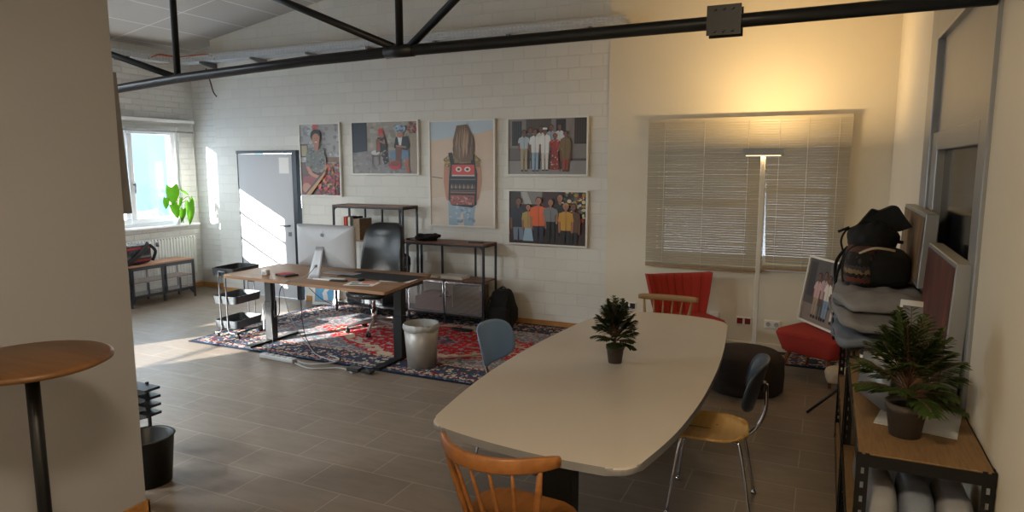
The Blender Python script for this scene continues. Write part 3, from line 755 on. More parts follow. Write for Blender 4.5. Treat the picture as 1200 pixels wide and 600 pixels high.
# things on desk
ZD = .762
bm = nb(); slab(bm, round_poly([(-.42, -.17), (.42, -.20), (.44, .18), (-.40, .20)], .02), 0, .004)
tag(obj('desk_mat', bm, 'mesh_cloth', loc=(-4.12, 5.62, ZD)), 'dark grey desk mat in front of the office chair', 'mat')
def sheet_of_paper(w, d, loc, rz, label, blocks=()):
    t_ = thing('paper_sheet', label, 'paper', loc, rz)
    bm = nb(); box(bm, -w / 2, w / 2, -d / 2, d / 2, 0, .0015); obj('page', bm, 'paper', t_)
    for (x0, x1, y0, y1, m_) in blocks:
        bm = nb(); box(bm, x0, x1, y0, y1, .0016, .0022); obj('printed_area', bm, m_, t_)
    return t_
sheet_of_paper(.30, .21, (-4.02, 5.20, ZD), .25, 'printed page with orange block near the desk front edge', [(-.02, .12, .02, .08, 'paper_orange'), (-.12, -.04, .0, .06, 'paper_text'), (-.10, .10, -.08, -.03, 'paper_text')])
sheet_of_paper(.33, .21, (-3.82, 5.52, ZD), .15, 'blank white page at the right end of the desk', ())
bm = nb()
box(bm, -.09, .09, -.03, .03, 0, .012, .004)
tag(obj('phone', bm, 'black_plastic', loc=(-4.32, 5.22, ZD + .001), rot=(0, 0, .1)), 'black phone lying right of the computer stand', 'phone')
bm = nb(); blob(bm, (0, 0, .014), (.03, .05, .014), .6, .8)
tag(obj('mouse', bm, 'black_plastic', loc=(-4.13, 5.33, ZD)), 'small black mouse behind the orange printed page', 'mouse')
bm = nb(); box(bm, -.16, .16, -.06, .06, 0, .012, .004)
tag(obj('notebook', bm, 'paper', loc=(-4.47, 5.26, ZD), rot=(0, 0, .02)), 'white notebook right beside the computer stand', 'notebook')
t_ = thing('book', 'red and dark paperback lying left of the computer', 'book', (-5.03, 5.27, ZD), -.3)
bm = nb(); box(bm, -.10, .10, -.075, .075, 0, .018, .002); obj('pages', bm, 'dark_book', t_)
bm = nb(); box(bm, -.10, .04, -.075, .075, .018, .020); obj('cover', bm, 'red_book', t_)
t_ = thing('desk_gadget', 'small white charger cube standing near the left desk end', 'charger', (-5.27, 5.22, ZD))
bm = nb(); box(bm, -.035, .035, -.03, .03, 0, .055, .008); obj('body', bm, 'white_plastic', t_)
bm = nb(); box(bm, -.02, .02, -.032, -.030, .01, .035); obj('port', bm, 'cable_grey', t_)
bm = nb(); box(bm, -.2, .2, -.07, .07, 0, .008, .003)
tag(obj('keyboard', bm, 'aluminium', loc=(-4.6, 5.62, ZD)), 'slim silver keyboard behind the computer', 'keyboard')

# ------------------------------------------------------------------ utility cart
ct = thing('utility_cart', 'charcoal three tier trolley on wheels at the left desk end', 'cart', (-5.93, 5.44, 0), PI / 2 + .10)
cw, cd = .215, .16
def traym(bm, z, h=.075):
    o_ = round_poly([(-cw, -cd), (cw, -cd), (cw, cd), (-cw, cd)], .05, 5); n = len(o_); i_ = [(x * .975, y * .97) for x, y in o_]; lo = [(x * .95, y * .94) for x, y in o_]; li = [(x * .93, y * .92) for x, y in o_]
    R = [[bm.verts.new((x, y, zz)) for x, y in P] for P, zz in ((lo, z), (o_, z + h), (i_, z + h), (li, z + .004))]
    for a, b in zip(R, R[1:]):
        for k in range(n): bm.faces.new((a[k], a[(k + 1) % n], b[(k + 1) % n], b[k]))
    bm.faces.new(R[0][::-1]); bm.faces.new(R[3])
for z in (.12, .39, .70):
    bm = nb(); traym(bm, z, .085); obj('tray', bm, 'charcoal_tray', ct)
for sx in (-1, 1):
    bm = nb(); x = sx * (cw + .006)
    for k in (-1, 1): tube(bm, smooth_path([(x, k * .135, .07), (x, k * .075, .075), (x, k * .045, .11), (x, k * .045, .2), (x, k * .045, .75)], 5), .008, 8)
    tube(bm, [(x, -.045, .75), (x, .045, .75)], .008, 8)
    obj('side_frame', bm, 'steel_grey', ct)
bm = nb()
for sy in (-.135, .135): tube(bm, [(-cw - .006, sy, .07), (cw + .006, sy, .07)], .007, 8)
obj('base_frame', bm, 'charcoal_tray', ct)
for sx in (-1, 1):
    for sy in (-1, 1):
        bm = nb(); x, y = sx * .19, sy * .135; lathe(bm, [(0, -.011), (.026, -.011), (.030, -.006), (.030, .006), (.026, .011), (0, .011)], (0, 0, 0), 18)
        bmesh.ops.rotate(bm, verts=bm.verts, cent=(0, 0, 0), matrix=Matrix.Rotation(PI / 2, 3, 'Y')); bmesh.ops.translate(bm, verts=bm.verts, vec=(x, y, .0305))
        box(bm, x - .016, x - .013, y - .015, y + .015, .03, .068); box(bm, x + .013, x + .016, y - .015, y + .015, .03, .068); box(bm, x - .016, x + .016, y - .015, y + .015, .064, .07)
        obj('caster', bm, 'black_plastic', ct)

# ------------------------------------------------------------------ office chair (faces -y)
oc = thing('office_chair', 'black leather high back office chair with chrome star base', 'office chair', (-4.62, 6.18, .011), .06)
bm = nb(); blob(bm, (0, 0, .475), (.26, .25, .055), .5, .45, .006, 5, 1, fn=lambda p: (p.x, p.y, p.z - .06 * max(0, (-p.y - .12)) / .13 * .5)); obj('seat', bm, 'leather', oc)
bm = nb()
def bk(p):
    t = (p.z + .33) / .66; w = 1.0 - .20 * max(0, t - .1) ** 1.2
    groove = -.012 * math.exp(-(p.x / .02) ** 2) - .008 * math.exp(-((abs(p.x) - .05) / .02) ** 2)
    front = 1 if p.y < 0 else 0
    return (p.x * w, p.y + .10 * (t - .5) + .05 * (p.x / .28) ** 2 * -1 - (groove * front if .15 < t < .85 else 0) + .05 * math.sin(t * PI) * -1 + .0, p.z)
blob(bm, (0, 0, 0), (.285, .045, .34), .35, .35, 0, 1, 0, nu=48, nv=30, fn=bk)
bmesh.ops.translate(bm, verts=bm.verts, vec=(0, .30, .88)); obj('backrest', bm, 'leather', oc)
for s in (-1, 1):
    bm = nb(); tube(bm, smooth_path([(s * .24, .12, .44), (s * .315, .08, .48), (s * .315, .06, .66)]), .014, 8); blob(bm, (s * .315, .0, .675), (.035, .14, .018), .5, .6); obj('armrest', bm, 'black_plastic', oc)
bm = nb(); tube(bm, smooth_path([(0, .1, .42), (0, .30, .44), (0, .36, .6), (0, .33, .8)]), .02, 8, flat=2.0); obj('back_support', bm, 'black_plastic', oc)
bm = nb(); tube(bm, [(0, 0, .10), (0, 0, .26)], .032, 16); tube(bm, [(0, 0, .26), (0, 0, .42)], .022, 16); box(bm, -.1, .1, -.1, .1, .40, .43, .01); obj('gas_column', bm, 'chrome', oc)
for k in range(5):
    th = -PI / 2 + .35 + k * 2 * PI / 5; d = V((math.cos(th), math.sin(th), 0))
    bm = nb(); tube(bm, [V((0, 0, .12)), d * .12 + V((0, 0, .115)), d * .30 + V((0, 0, .075))], [.028, .024, .015], 10, flat=.8); l = obj('base_leg', bm, 'aluminium', oc)
    bm = nb(); c = d * .30
    for o_ in (-.016, .016):
        lathe(bm, [(0, -.009), (.026, -.009), (.026, .009), (0, .009)], (0, 0, 0), 16); vs = list(bm.verts)[-64 // 1:] if False else None
    me_v = list(bm.verts); h = len(me_v) // 2
    q = Matrix.Rotation(PI / 2, 3, 'X'); q2 = Matrix.Rotation(th, 3, 'Z')
    for i, v in enumerate(me_v):
        v.co = q2 @ (q @ v.co + V((0, -.016 if i < h else .016, 0))) + V((c.x, c.y, .027))
    tube(bm, [V((c.x, c.y, .03)), V((c.x, c.y, .075))], .008, 8)
    obj('caster', bm, 'black_plastic', l)

# ------------------------------------------------------------------ metal shelf units
def metal_unit(name, label, x0, x1, zt, mid, uprights, doors, loc_y=7.03, cat='shelf unit', rear_extra=()):
    w = x1 - x0; t_ = thing(name, label, cat, ((x0 + x1) / 2, loc_y, 0)); h = w / 2; d = .17
    bm = nb(); box(bm, -h, h, -d, d, zt - .018, zt, .002); obj('top_shelf', bm, 'shelf_wood', t_)
    bm = nb()
    for sx in (-1, 1):
        for sy in (-1, 1): frame_bar(bm, (sx * (h - .012), sy * (d - .012), 0), (sx * (h - .012), sy * (d - .012), zt - .018), .022)
        frame_bar(bm, (sx * (h - .012), -d + .012, zt - .03), (sx * (h - .012), d - .012, zt - .03)); frame_bar(bm, (sx * (h - .012), -d + .012, .12), (sx * (h - .012), d - .012, .12))
        # rounded gussets
        for zz, sg in ((zt - .03, -1),):
            tube(bm, smooth_path([(sx * (h - .09), -d + .012, zz), (sx * (h - .035), -d + .012, zz - .02), (sx * (h - .015), -d + .012, zz - .08)]), .009, 6)
        tube(bm, smooth_path([(sx * (h - .10), -d + .012, .115), (sx * (h - .04), -d + .012, .10), (sx * (h - .015), -d + .012, .03)]), .009, 6)
    for sy in (-1, 1):
        frame_bar(bm, (-h, sy * (d - .012), zt - .03), (h, sy * (d - .012), zt - .03)); frame_bar(bm, (-h, sy * (d - .012), .12), (h, sy * (d - .012), .12))
    for x in uprights: frame_bar(bm, (x, d - .012, .12), (x, d - .012, zt - .02), .02)
    frame_bar(bm, (0, -d + .012, 0), (0, -d + .012, mid[0]), .02)
    obj('frame', bm, 'shelf_metal', t_)
    for z in mid:
        bm = nb(); box(bm, -h + .02, h - .02, -d + .005, d - .005, z - .016, z); obj('shelf', bm, 'shelf_wood', t_)
    bm = nb(); box(bm, -h + .02, h - .02, -d + .01, d - .01, .12, .132); obj('bottom_shelf', bm, 'shelf_metal', t_)
    if doors:
        for s in (-1, 1):
            a, b = (.015, h - .03) if s > 0 else (-h + .03, -.015)
            z0, z1 = .14, mid[0] - .03; bm = nb(); y = -d - .004
            frame_bar(bm, (a, y, z0), (b, y, z0), .014); frame_bar(bm, (a, y, z1), (b, y, z1), .014); frame_bar(bm, (a, y, z0), (a, y, z1), .014); frame_bar(bm, (b, y, z0), (b, y, z1), .014)
            dd = obj('door', bm, 'steel_grey', t_)
            bm = nb(); box(bm, a, b, y, y + .001, z0, z1); obj('mesh_panel', bm, 'perforated', dd)
            bm = nb(); tube(bm, [(a + .03 if s > 0 else b - .03, y, .34), (a + .03 if s > 0 else b - .03, y - .02, .34)], .008, 8); obj('knob', bm, 'black_metal', dd)
    return t_
metal_unit('metal_shelf_unit', 'tall dark metal shelf unit with wooden top behind the office chair', -5.74, -4.66, 1.395, (.53, .955), (-.27, 0, .27), False)
metal_unit('metal_shelf_unit', 'low metal shelf unit with two mesh doors right of the office chair', -4.625, -3.555, .985, (.545,), (-.22, .25), True)
# books on the tall shelf
def standing_book(x, w, h, m_, label, y=6.99, dep=.2, z=.955, rz=0):
    t_ = thing('book', label, 'book', (x, y, z), rz)
    bm = nb(); box(bm, -w / 2 + .003, w / 2 - .003, -dep / 2 + .004, dep / 2 - .002, .003, h - .004); obj('pages', bm, 'paper', t_)
    bm = nb(); box(bm, -w / 2, -w / 2 + .003, -dep / 2, dep / 2, 0, h); box(bm, w / 2 - .003, w / 2, -dep / 2, dep / 2, 0, h); box(bm, -w / 2, w / 2, -dep / 2, -dep / 2 + .003, 0, h); obj('cover', bm, m_, t_)
standing_book(-5.60, .035, .28, 'cream_book', 'cream spined book leftmost on the tall shelf unit')
standing_book(-5.555, .045, .29, 'red_book', 'red spined book on the tall shelf unit')
standing_book(-5.50, .04, .285, 'cream_book', 'white binder right of the red book on tall shelf')
standing_book(-5.45, .035, .29, 'dark_book', 'black spined book between white binder and tan book')
standing_book(-5.365, .10, .27, 'tan_book', 'tan patterned box file right of the black spined book', dep=.25)
bm = nb(); blob(bm, (0, 0, .035), (.08, .06, .035), .7, .7, .015, 18, 2)
tag(obj('black_pouch', bm, 'black_cloth', loc=(-5.06, 6.98, .955)), 'small black pouch right of the tan box file', 'pouch')
bm = nb(); blob(bm, (0, 0, .035), (.16, .10, .04), .8, .8, .035, 14, 6); tube(bm, smooth_path([(-.15, -.02, .02), (-.22, -.06, .015), (-.2, -.12, .01), (-.1, -.13, .01)]), .008, 6); blob(bm, (.10, .02, .05), (.09, .06, .03), .8, .8, .02, 18, 9)
tag(obj('folded_garment', bm, 'black_cloth', loc=(-4.42, 7.0, .987)), 'crumpled black cloth on the low metal shelf unit top', 'cloth')
bm = nb(); slab(bm, round_poly([(-.09, -.05), (.09, -.03), (.08, .05), (-.08, .04)], .02), 0, .012, .003)
tag(obj('black_tray', bm, 'black_plastic', loc=(-3.74, 7.02, .985)), 'flat black object at the right end of low shelf top', 'tray')
bm = nb()
for i, (dx, w) in enumerate(((0, .30), (.01, .28), (-.01, .27))): box(bm, -w / 2 + dx, w / 2 + dx, -.10, .10, i * .012, i * .012 + .011)
tag(obj('magazine_stack', bm, 'paper', loc=(-4.02, 7.0, .545)), 'pale magazines lying on the middle shelf above mesh doors', 'magazines')
bm = nb(); box(bm, -.14, .14, -.10, .10, 0, .02, .002)
tag(obj('magazine', bm, 'cream_book', loc=(-4.35, 7.0, .545)), 'single cream magazine left of the magazine stack', 'magazine')
bm = nb(); box(bm, -.20, .20, -.11, .11, 0, .16, .003); box(bm, -.10, .16, -.10, .10, .16, .22, .003)
tag(obj('pink_box', bm, 'pink_box', loc=(-4.36, 7.05, .132)), 'pink cardboard box behind the left mesh door', 'box')
bm = nb(); box(bm, -.19, .19, -.12, .12, 0, .18, .003)
tag(obj('brown_box', bm, 'brown_box', loc=(-3.83, 7.06, .132)), 'lower brown box behind the right mesh door', 'box')
bm = nb(); box(bm, -.18, .18, -.12, .12, 0, .15, .003)
tag(obj('brown_box', bm, 'brown_box', loc=(-3.84, 7.06, .313)), 'upper brown box behind the right mesh door', 'box')
bm = nb(); blob(bm, (0, 0, .13), (.12, .07, .14), .6, .6, .03, 9, 4)
tag(obj('cushion', bm, 'woven_pack', loc=(-4.78, 6.98, .545)), 'dark patterned cushion standing at right end in the tall unit', 'cushion')
bm = nb(); box(bm, -.28, .28, -.12, .12, 0, .10, .004)
tag(obj('document_tray', bm, 'charcoal_tray', loc=(-5.3, 7.02, .133)), 'grey box on the bottom shelf of the tall unit', 'box')

# ------------------------------------------------------------------ waste bin with liner
wb = thing('waste_bin', 'grey metal waste bin with plastic liner on the rug front', 'bin', (-3.40, 5.27, .011))
bm = nb(); lathe(bm, [(0, 0), (.135, 0), (.165, .40), (.160, .40), (.130, .01), (0, .01)], (0, 0, 0), 36); obj('bin_body', bm, 'bin_metal', wb)
bm = nb()
def lin(u, v):
    th = 2 * PI * u; r = .163 + .010 * math.sin(v * PI) + .003 * math.sin(17 * th); z = .415 - v * .065 + .006 * math.sin(5 * th) * v
    return (r * math.cos(th), r * math.sin(th), z)
sheet(bm, lin, 60, 6); sheet(bm, lambda u, v: ((.160 - .02 * v) * math.cos(2 * PI * u), (.160 - .02 * v) * math.sin(2 * PI * u), .415 - .3 * v), 60, 6)
obj('liner', bm, 'liner', wb)
# black backpack on floor by shelf
bp = thing('backpack', 'black backpack standing on floor against the low shelf unit', 'backpack', (-3.375, 6.99, .011), -.1)
bm = nb(); blob(bm, (0, 0, .22), (.16, .12, .225), .5, .6, .025, 6, 8, fn=lambda p: (p.x * (1.05 - .35 * max(0, p.z / .22)), p.y, p.z)); obj('bag_body', bm, 'black_cloth', bp)
bm = nb(); blob(bm, (.02, -.10, .14), (.12, .05, .12), .5, .6, .012, 8, 5); obj('front_pocket', bm, 'dark_cloth', bp)
for s in (-.09, .10):
    bm = nb(); tube(bm, smooth_path([(s, -.06, .40), (s * 1.3, -.16, .28), (s * 1.3, -.15, .12), (s * 1.2, -.10, .03)]), .014, 8, flat=.4); obj('strap', bm, 'dark_cloth', bp)
bm = nb(); tube(bm, smooth_path([(-.03, 0, .42), (-.02, 0, .47), (.03, 0, .47), (.04, 0, .42)]), .008, 6); obj('handle', bm, 'dark_cloth', bp)
bm = nb(); blob(bm, (0, 0, .012), (.14, .05, .012), .6, .7)
tag(obj('black_sandal', bm, 'black_plastic', loc=(-3.72, 6.62, .012)), 'flat black pad on the rug before the low shelf unit', 'pad')
# framed blue graphic leaning on wall under desk
t_ = thing('leaning_poster', 'blue and white map poster in pale frame standing on floor behind desk', 'poster', (-6.13, 7.12, .0), 0)
t_.rotation_euler = (-.16, 0, .15)
bm = nb(); box(bm, -.20, .20, -.01, .01, 0, .52, .002); obj('frame', bm, 'frame_white', t_)
bm = nb(); box(bm, -.165, .165, -.012, -.010, .04, .48); obj('mat_board', bm, 'silver_frame', t_)
simple('poster_blue', (.35, .62, .78), .5, 0, .12, 9); 
bm = nb(); box(bm, -.14, .12, -.0135, -.012, .07, .44); pm = obj('artwork', bm, 'poster_blue', t_)
bm = nb(); f = bm.faces.new([bm.verts.new((x, -.014, z)) for x, z in ((-.02, .44), (.12, .44), (.12, .36), (.06, .30), (.08, .24), (.02, .18), (.05, .07), (-.02, .07), (-.05, .16), (0, .24), (-.06, .32))][::-1]); obj('white_shape', bm, 'paper', pm)

# ------------------------------------------------------------------ framed photographs
class Pic:
    def __init__(s, x0, y0, x1, y1, W, H):
        s.bm = bmesh.new(); s.cl = s.bm.loops.layers.float_color.new('Col'); s.k = 0
        s.b = (x0, y0, x1, y1); s.W, s.H = W, H
    def map(s, p):
        x0, y0, x1, y1 = s.b
        return ((p[0] - x0) / (x1 - x0) * s.W - s.W / 2, s.H / 2 - (p[1] - y0) / (y1 - y0) * s.H)
    def poly(s, pts, c):
        s.k += 1; y = -.0005 - s.k * .00008
        q = []
        for p in pts:
            a = s.map(p); q.append((max(-s.W / 2, min(s.W / 2, a[0])), max(-s.H / 2, min(s.H / 2, a[1]))))
        ar = sum(q[i][0] * q[(i + 1) % len(q)][1] - q[(i + 1) % len(q)][0] * q[i][1] for i in range(len(q)))
        if ar < 0: q = q[::-1]
        # keep unique neighbours
        u = [p for i, p in enumerate(q) if (abs(p[0] - q[i - 1][0]) + abs(p[1] - q[i - 1][1])) > 1e-5]
        if len(u) < 3: return
        f = s.bm.faces.new([s.bm.verts.new((a[0], y, a[1])) for a in u]); cc = srgb(c)
        for l in f.loops: l[s.cl] = cc
    def rect(s, x0, y0, x1, y1, c): s.poly([(x0, y0), (x1, y0), (x1, y1), (x0, y1)], c)
    def ell(s, cx, cy, rx, ry, c, n=18): s.poly([(cx + rx * math.cos(2 * PI * i / n), cy + ry * math.sin(2 * PI * i / n)) for i in range(n)], c)
    def limb(s, pts, w, c):
        for (a, b) in zip(pts, pts[1:]):
            d = V((b[0] - a[0], b[1] - a[1])); d = d.normalized() if d.length else V((1, 0)); p = V((-d.y, d.x)) * w / 2
            s.poly([(a[0] + p.x, a[1] + p.y), (b[0] + p.x, b[1] + p.y), (b[0] - p.x, b[1] - p.y), (a[0] - p.x, a[1] - p.y)], c); s.ell(b[0], b[1], w / 2, w / 2, c, 8)
    def blotch(s, x0, y0, x1, y1, cols, n, r, seed=1):
        rg = random.Random(seed)
        for _ in range(n):
            x, y = rg.uniform(x0, x1), rg.uniform(y0, y1); a = rg.uniform(r * .5, r); b = rg.uniform(r * .3, r)
            s.ell(x, y, a, b, rg.choice(cols), 7)
    def person(s, x, hy, hr, w, waist, foot, shirt, pants, skin, hair, arms='down', skirt=False, hat=None):
        sh = hy + hr * 1.75; hw = w / 2
        if skirt: s.poly([(x - hw * .6, waist - 4), (x + hw * .6, waist - 4), (x + hw * .95, foot), (x - hw * .95, foot)], pants)
        else:
            s.poly([(x - hw * .72, waist - 3), (x - hw * .03, waist - 3), (x - hw * .12, foot), (x - hw * .62, foot)], pants); s.poly([(x + hw * .03, waist - 3), (x + hw * .72, waist - 3), (x + hw * .62, foot), (x + hw * .12, foot)], pants)
            s.rect(x - hw * .1, waist - 3, x + hw * .1, waist + 5, pants)
            for q in (-.38, .38): s.ell(x + q * hw, foot, hw * .26, 3, (.12, .1, .09), 8)
        s.rect(x - hr * .4, hy + hr * .5, x + hr * .4, sh + 3, tuple(c * .85 for c in skin))
        if arms == 'down':
            for q in (-1, 1):
                s.limb([(x + q * hw * .85, sh + 8), (x + q * hw * 1.02, (sh + waist) / 2), (x + q * hw * .95, waist + 6)], hw * .30, skin); s.limb([(x + q * hw * .82, sh + 6), (x + q * hw * 1.0, (sh + waist) / 2 - 2)], hw * .40, shirt)
        s.poly([(x - hw * .35, sh - 1), (x + hw * .35, sh - 1), (x + hw * .9, sh + hr * .5), (x + hw * .82, (sh + waist) / 2), (x + hw * .76, waist), (x - hw * .76, waist), (x - hw * .82, (sh + waist) / 2), (x - hw * .9, sh + hr * .5)], shirt)
        dk = tuple(c * .8 for c in shirt); s.poly([(x - hw * .06, sh), (x + hw * .06, sh), (x + hw * .1, waist), (x - hw * .04, waist)], dk)
        s.poly([(x - hr * .45, sh - 1), (x + hr * .45, sh - 1), (x, sh + hr * .7)], skin)
        s.ell(x, hy - hr * .15, hr * .95, hr * 1.15, hair); s.ell(x, hy + hr * .12, hr * .78, hr * 1.05, skin)
        for q in (-.32, .32): s.ell(x + q * hr, hy, hr * .14, hr * .1, (.1, .07, .06), 6)
        s.ell(x, hy + hr * .6, hr * .3, hr * .1, (.6, .25, .22), 6)
        s.poly([(x - hr * .07, hy), (x + hr * .07, hy), (x + hr * .14, hy + hr * .35), (x - hr * .14, hy + hr * .35)], tuple(c * .85 for c in skin))
        if hat: s.poly([(x - hr, hy - hr * .4), (x - hr * .8, hy - hr * 1.2), (x + hr * .8, hy - hr * 1.2), (x + hr, hy - hr * .4)], hat)
def frame_thing(name, label, W, H, loc, pic, rot=None, tilt=0):
    t_ = thing(name, label, 'framed photo', loc)
    t_.rotation_euler = rot or (0, tilt, 0)
    bm = nb(); fw, fd = .018, .038; h, v = W / 2, H / 2
    box(bm, -h, h, 0, fd, -v, -v + fw); box(bm, -h, h, 0, fd, v - fw, v); box(bm, -h, -h + fw, 0, fd, -v + fw, v - fw); box(bm, h - fw, h, 0, fd, -v + fw, v - fw)
    obj('frame', bm, 'frame_white', t_)
    bm = nb(); box(bm, -h + fw, h - fw, .014, .03, -v + fw, v - fw); obj('backing', bm, 'dark_book', t_)
    me = bpy.data.meshes.new('photo_print'); pic.bm.to_mesh(me); pic.bm.free(); me.materials.append(M['print'])
    o = bpy.data.objects.new('photo_print', me); COL.objects.link(o); o.parent = t_; o.location = (0, .0135, 0)
    return t_
sk = (.66, .44, .34); sk2 = (.48, .31, .24); hb = (.07, .06, .06); hbr = (.30, .19, .12)
YP = YB - .045
def mk(x0, x1, z0, z1, box_): W, H = x1 - x0, z1 - z0; return Pic(*box_, W - .036, H - .036), W, H, ((x0 + x1) / 2, YP, (z0 + z1) / 2)
# 1 woman at a loom
P, W, H, L = mk(-6.585, -5.885, 1.475, 2.455, (65, 124, 303, 548))
P.rect(65, 124, 303, 548, (.62, .61, .60)); P.blotch(65, 124, 303, 330, [(.70, .70, .69), (.55, .54, .53), (.50, .50, .50)], 60, 16, 3)
P.rect(145, 124, 175, 160, (.70, .30, .28)); P.rect(65, 240, 112, 320, (.30, .26, .22)); P.rect(70, 250, 105, 312, (.60, .55, .42)); P.rect(215, 320, 303, 350, (.45, .32, .22)); P.rect(65, 350, 110, 420, (.32, .20, .15))
P.rect(65, 420, 303, 548, (.34, .14, .13)); P.blotch(170, 355, 303, 548, [(.72, .14, .16), (.60, .10, .12), (.80, .35, .30), (.28, .12, .14), (.75, .60, .30), (.45, .42, .45)], 170, 11, 5)
P.poly([(80, 440), (165, 425), (170, 500), (100, 548), (70, 548)], (.50, .14, .15)); P.ell(100, 505, 28, 30, sk)
P.poly([(118, 262), (205, 262), (226, 330), (218, 400), (120, 415), (98, 370), (104, 300)], (.40, .41, .39))
P.blotch(108, 268, 220, 400, [(.56, .57, .54), (.26, .27, .26), (.46, .48, .44)], 90, 7, 8)
P.limb([(112, 375), (135, 420), (180, 440)], 22, sk); P.limb([(218, 380), (205, 425), (185, 445)], 20, sk)
P.poly([(82, 548), (112, 548), (232, 400), (215, 392)], (.22, .16, .12)); P.poly([(95, 548), (125, 548), (225, 415), (218, 405)], (.66, .48, .26))
P.ell(167, 192, 31, 38, hb); P.poly([(152, 240), (186, 240), (182, 290), (160, 270)], sk); P.ell(170, 212, 24, 34, sk); P.ell(161, 207, 3, 2, hb, 6); P.ell(178, 207, 3, 2, hb, 6); P.ell(170, 229, 9, 4, (.85, .75, .72), 8); P.ell(170, 218, 4, 5, (.58, .36, .28), 6)
frame_thing('framed_photo', 'framed photo of a smiling woman in plaid shirt at a loom', W, H, L, P)
# 2 two weavers
P, W, H, L = mk(-5.703, -4.664, 1.770, 2.458, (368, 122, 750, 424))
P.rect(368, 122, 750, 424, (.60, .57, .53)); P.blotch(460, 125, 750, 280, [(.66, .63, .58), (.52, .49, .46)], 50, 18, 2); P.rect(368, 122, 457, 300, (.12, .16, .20))
P.poly([(368, 302), (500, 285), (750, 290), (750, 424), (368, 424)], (.52, .50, .50)); P.blotch(370, 305, 740, 420, [(.58, .56, .55), (.46, .44, .44)], 60, 14, 4)
P.poly([(700, 122), (750, 122), (750, 424), (712, 400)], (.58, .52, .45)); P.blotch(695, 125, 750, 200, [(.25, .18, .16), (.60, .15, .15), (.4, .35, .3)], 25, 9, 6)
P.ell(508, 300, 26, 14, (.75, .75, .74)); P.rect(485, 315, 535, 325, (.42, .32, .26)); P.limb([(492, 325), (490, 368)], 6, (.42, .32, .26)); P.limb([(528, 325), (530, 368)], 6, (.42, .32, .26))
P.poly([(522, 212), (566, 208), (580, 260), (575, 300), (585, 360), (560, 372), (540, 300), (515, 280)], (.10, .11, .13)); P.blotch(540, 285, 590, 365, [(.5, .5, .5), (.2, .2, .25), (.65, .6, .55)], 20, 7, 7)
P.poly([(514, 222), (536, 220), (540, 290), (512, 302)], (.45, .33, .28)); P.poly([(522, 240), (532, 238), (534, 290), (526, 295)], (.68, .22, .18)); P.limb([(560, 225), (562, 245), (540, 235)], 10, sk)
P.ell(545, 190, 16, 22, (.75, .22, .20)); P.ell(548, 200, 11, 15, sk); P.ell(541, 172, 14, 13, (.78, .25, .22))
P.poly([(630, 210), (700, 206), (712, 262), (690, 300), (640, 290), (618, 270)], (.08, .10, .12)); P.poly([(640, 208), (668, 208), (660, 260), (648, 258)], (.80, .82, .82))
P.poly([(592, 300), (640, 280), (705, 290), (706, 340), (620, 345), (595, 330)], (.36, .48, .58)); P.poly([(628, 262), (668, 268), (655, 370), (625, 372)], (.42, .26, .22)); P.ell(622, 375, 34, 26, (.72, .16, .18)); P.ell(622, 367, 26, 14, (.45, .22, .18))
P.limb([(694, 335), (690, 375), (700, 412)], 20, (.62, .36, .28)); P.limb([(632, 262), (660, 266), (685, 270)], 9, sk)
P.ell(655, 196, 18, 20, sk); P.ell(656, 162, 33, 24, (.55, .64, .72)); P.blotch(630, 145, 682, 178, [(.70, .75, .78), (.35, .42, .5)], 14, 8, 3)
frame_thing('framed_photo', 'framed photo of two seated weavers in a courtyard', W, H, L, P)
# 3 rear view with backpack
P, W, H, L = mk(-4.513, -3.598, 1.140, 2.440, (53, 75, 300, 485))
P.rect(53, 75, 300, 485, (.78, .70, .62)); P.poly([(53, 75), (300, 75), (300, 108), (200, 135), (53, 150)], (.70, .76, .80)); P.poly([(53, 150), (200, 130), (300, 112), (300, 220), (53, 240)], (.80, .71, .62)); P.poly([(53, 380), (300, 340), (300, 485), (53, 485)], (.80, .74, .68))
P.limb([(58, 292), (100, 298)], 3, (.35, .25, .2))
P.poly([(122, 385), (232, 385), (220, 485), (185, 485), (178, 420), (160, 485), (124, 485)], (.58, .66, .72)); P.blotch(125, 395, 228, 480, [(.68, .75, .80), (.5, .58, .66)], 30, 8, 2)
P.limb([(118, 245), (115, 310), (124, 378)], 20, (.72, .50, .40)); P.limb([(242, 245), (244, 310), (232, 375)], 20, (.72, .50, .40))
P.poly([(108, 220), (135, 200), (225, 200), (252, 225), (246, 255), (228, 250), (225, 390), (130, 390), (128, 255), (110, 250)], (.52, .42, .26)); P.blotch(110, 215, 250, 250, [(.68, .58, .35), (.35, .28, .2)], 30, 7, 4)
P.poly([(125, 198), (140, 196), (150, 240), (135, 250)], (.07, .08, .1)); P.poly([(210, 200), (225, 205), (232, 250), (215, 245)], (.07, .08, .1))
P.poly([(135, 238), (228, 238), (238, 280), (234, 400), (216, 412), (138, 405), (124, 380), (128, 290)], (.10, .11, .14))
P.poly([(140, 244), (226, 244), (228, 284), (138, 284)], (.78, .26, .22)); P.ell(166, 262, 12, 10, (.88, .80, .76)); P.ell(200, 262, 12, 10, (.88, .80, .76)); P.ell(166, 262, 6, 5, (.3, .1, .1)); P.ell(200, 262, 6, 5, (.3, .1, .1)); P.rect(139, 284, 228, 289, (.75, .75, .75))
P.rect(132, 300, 231, 304, (.45, .40, .36)); P.rect(132, 344, 231, 347, (.45, .40, .36))
for i in range(12): P.poly([(134 + i * 8, 334), (138 + i * 8, 318), (142 + i * 8, 334), (138 + i * 8, 340)], [(.60, .52, .46), (.42, .30, .26)][i % 2])
P.rect(132, 350, 230, 356, (.55, .40, .32)); P.rect(132, 364, 226, 402, (.62, .34, .32)); P.blotch(135, 366, 222, 400, [(.75, .55, .5), (.4, .25, .25)], 40, 5, 6)
P.poly([(160, 92), (200, 88), (220, 130), (228, 185), (222, 225), (200, 235), (170, 232), (148, 212), (145, 150)], (.44, .34, .25)); 
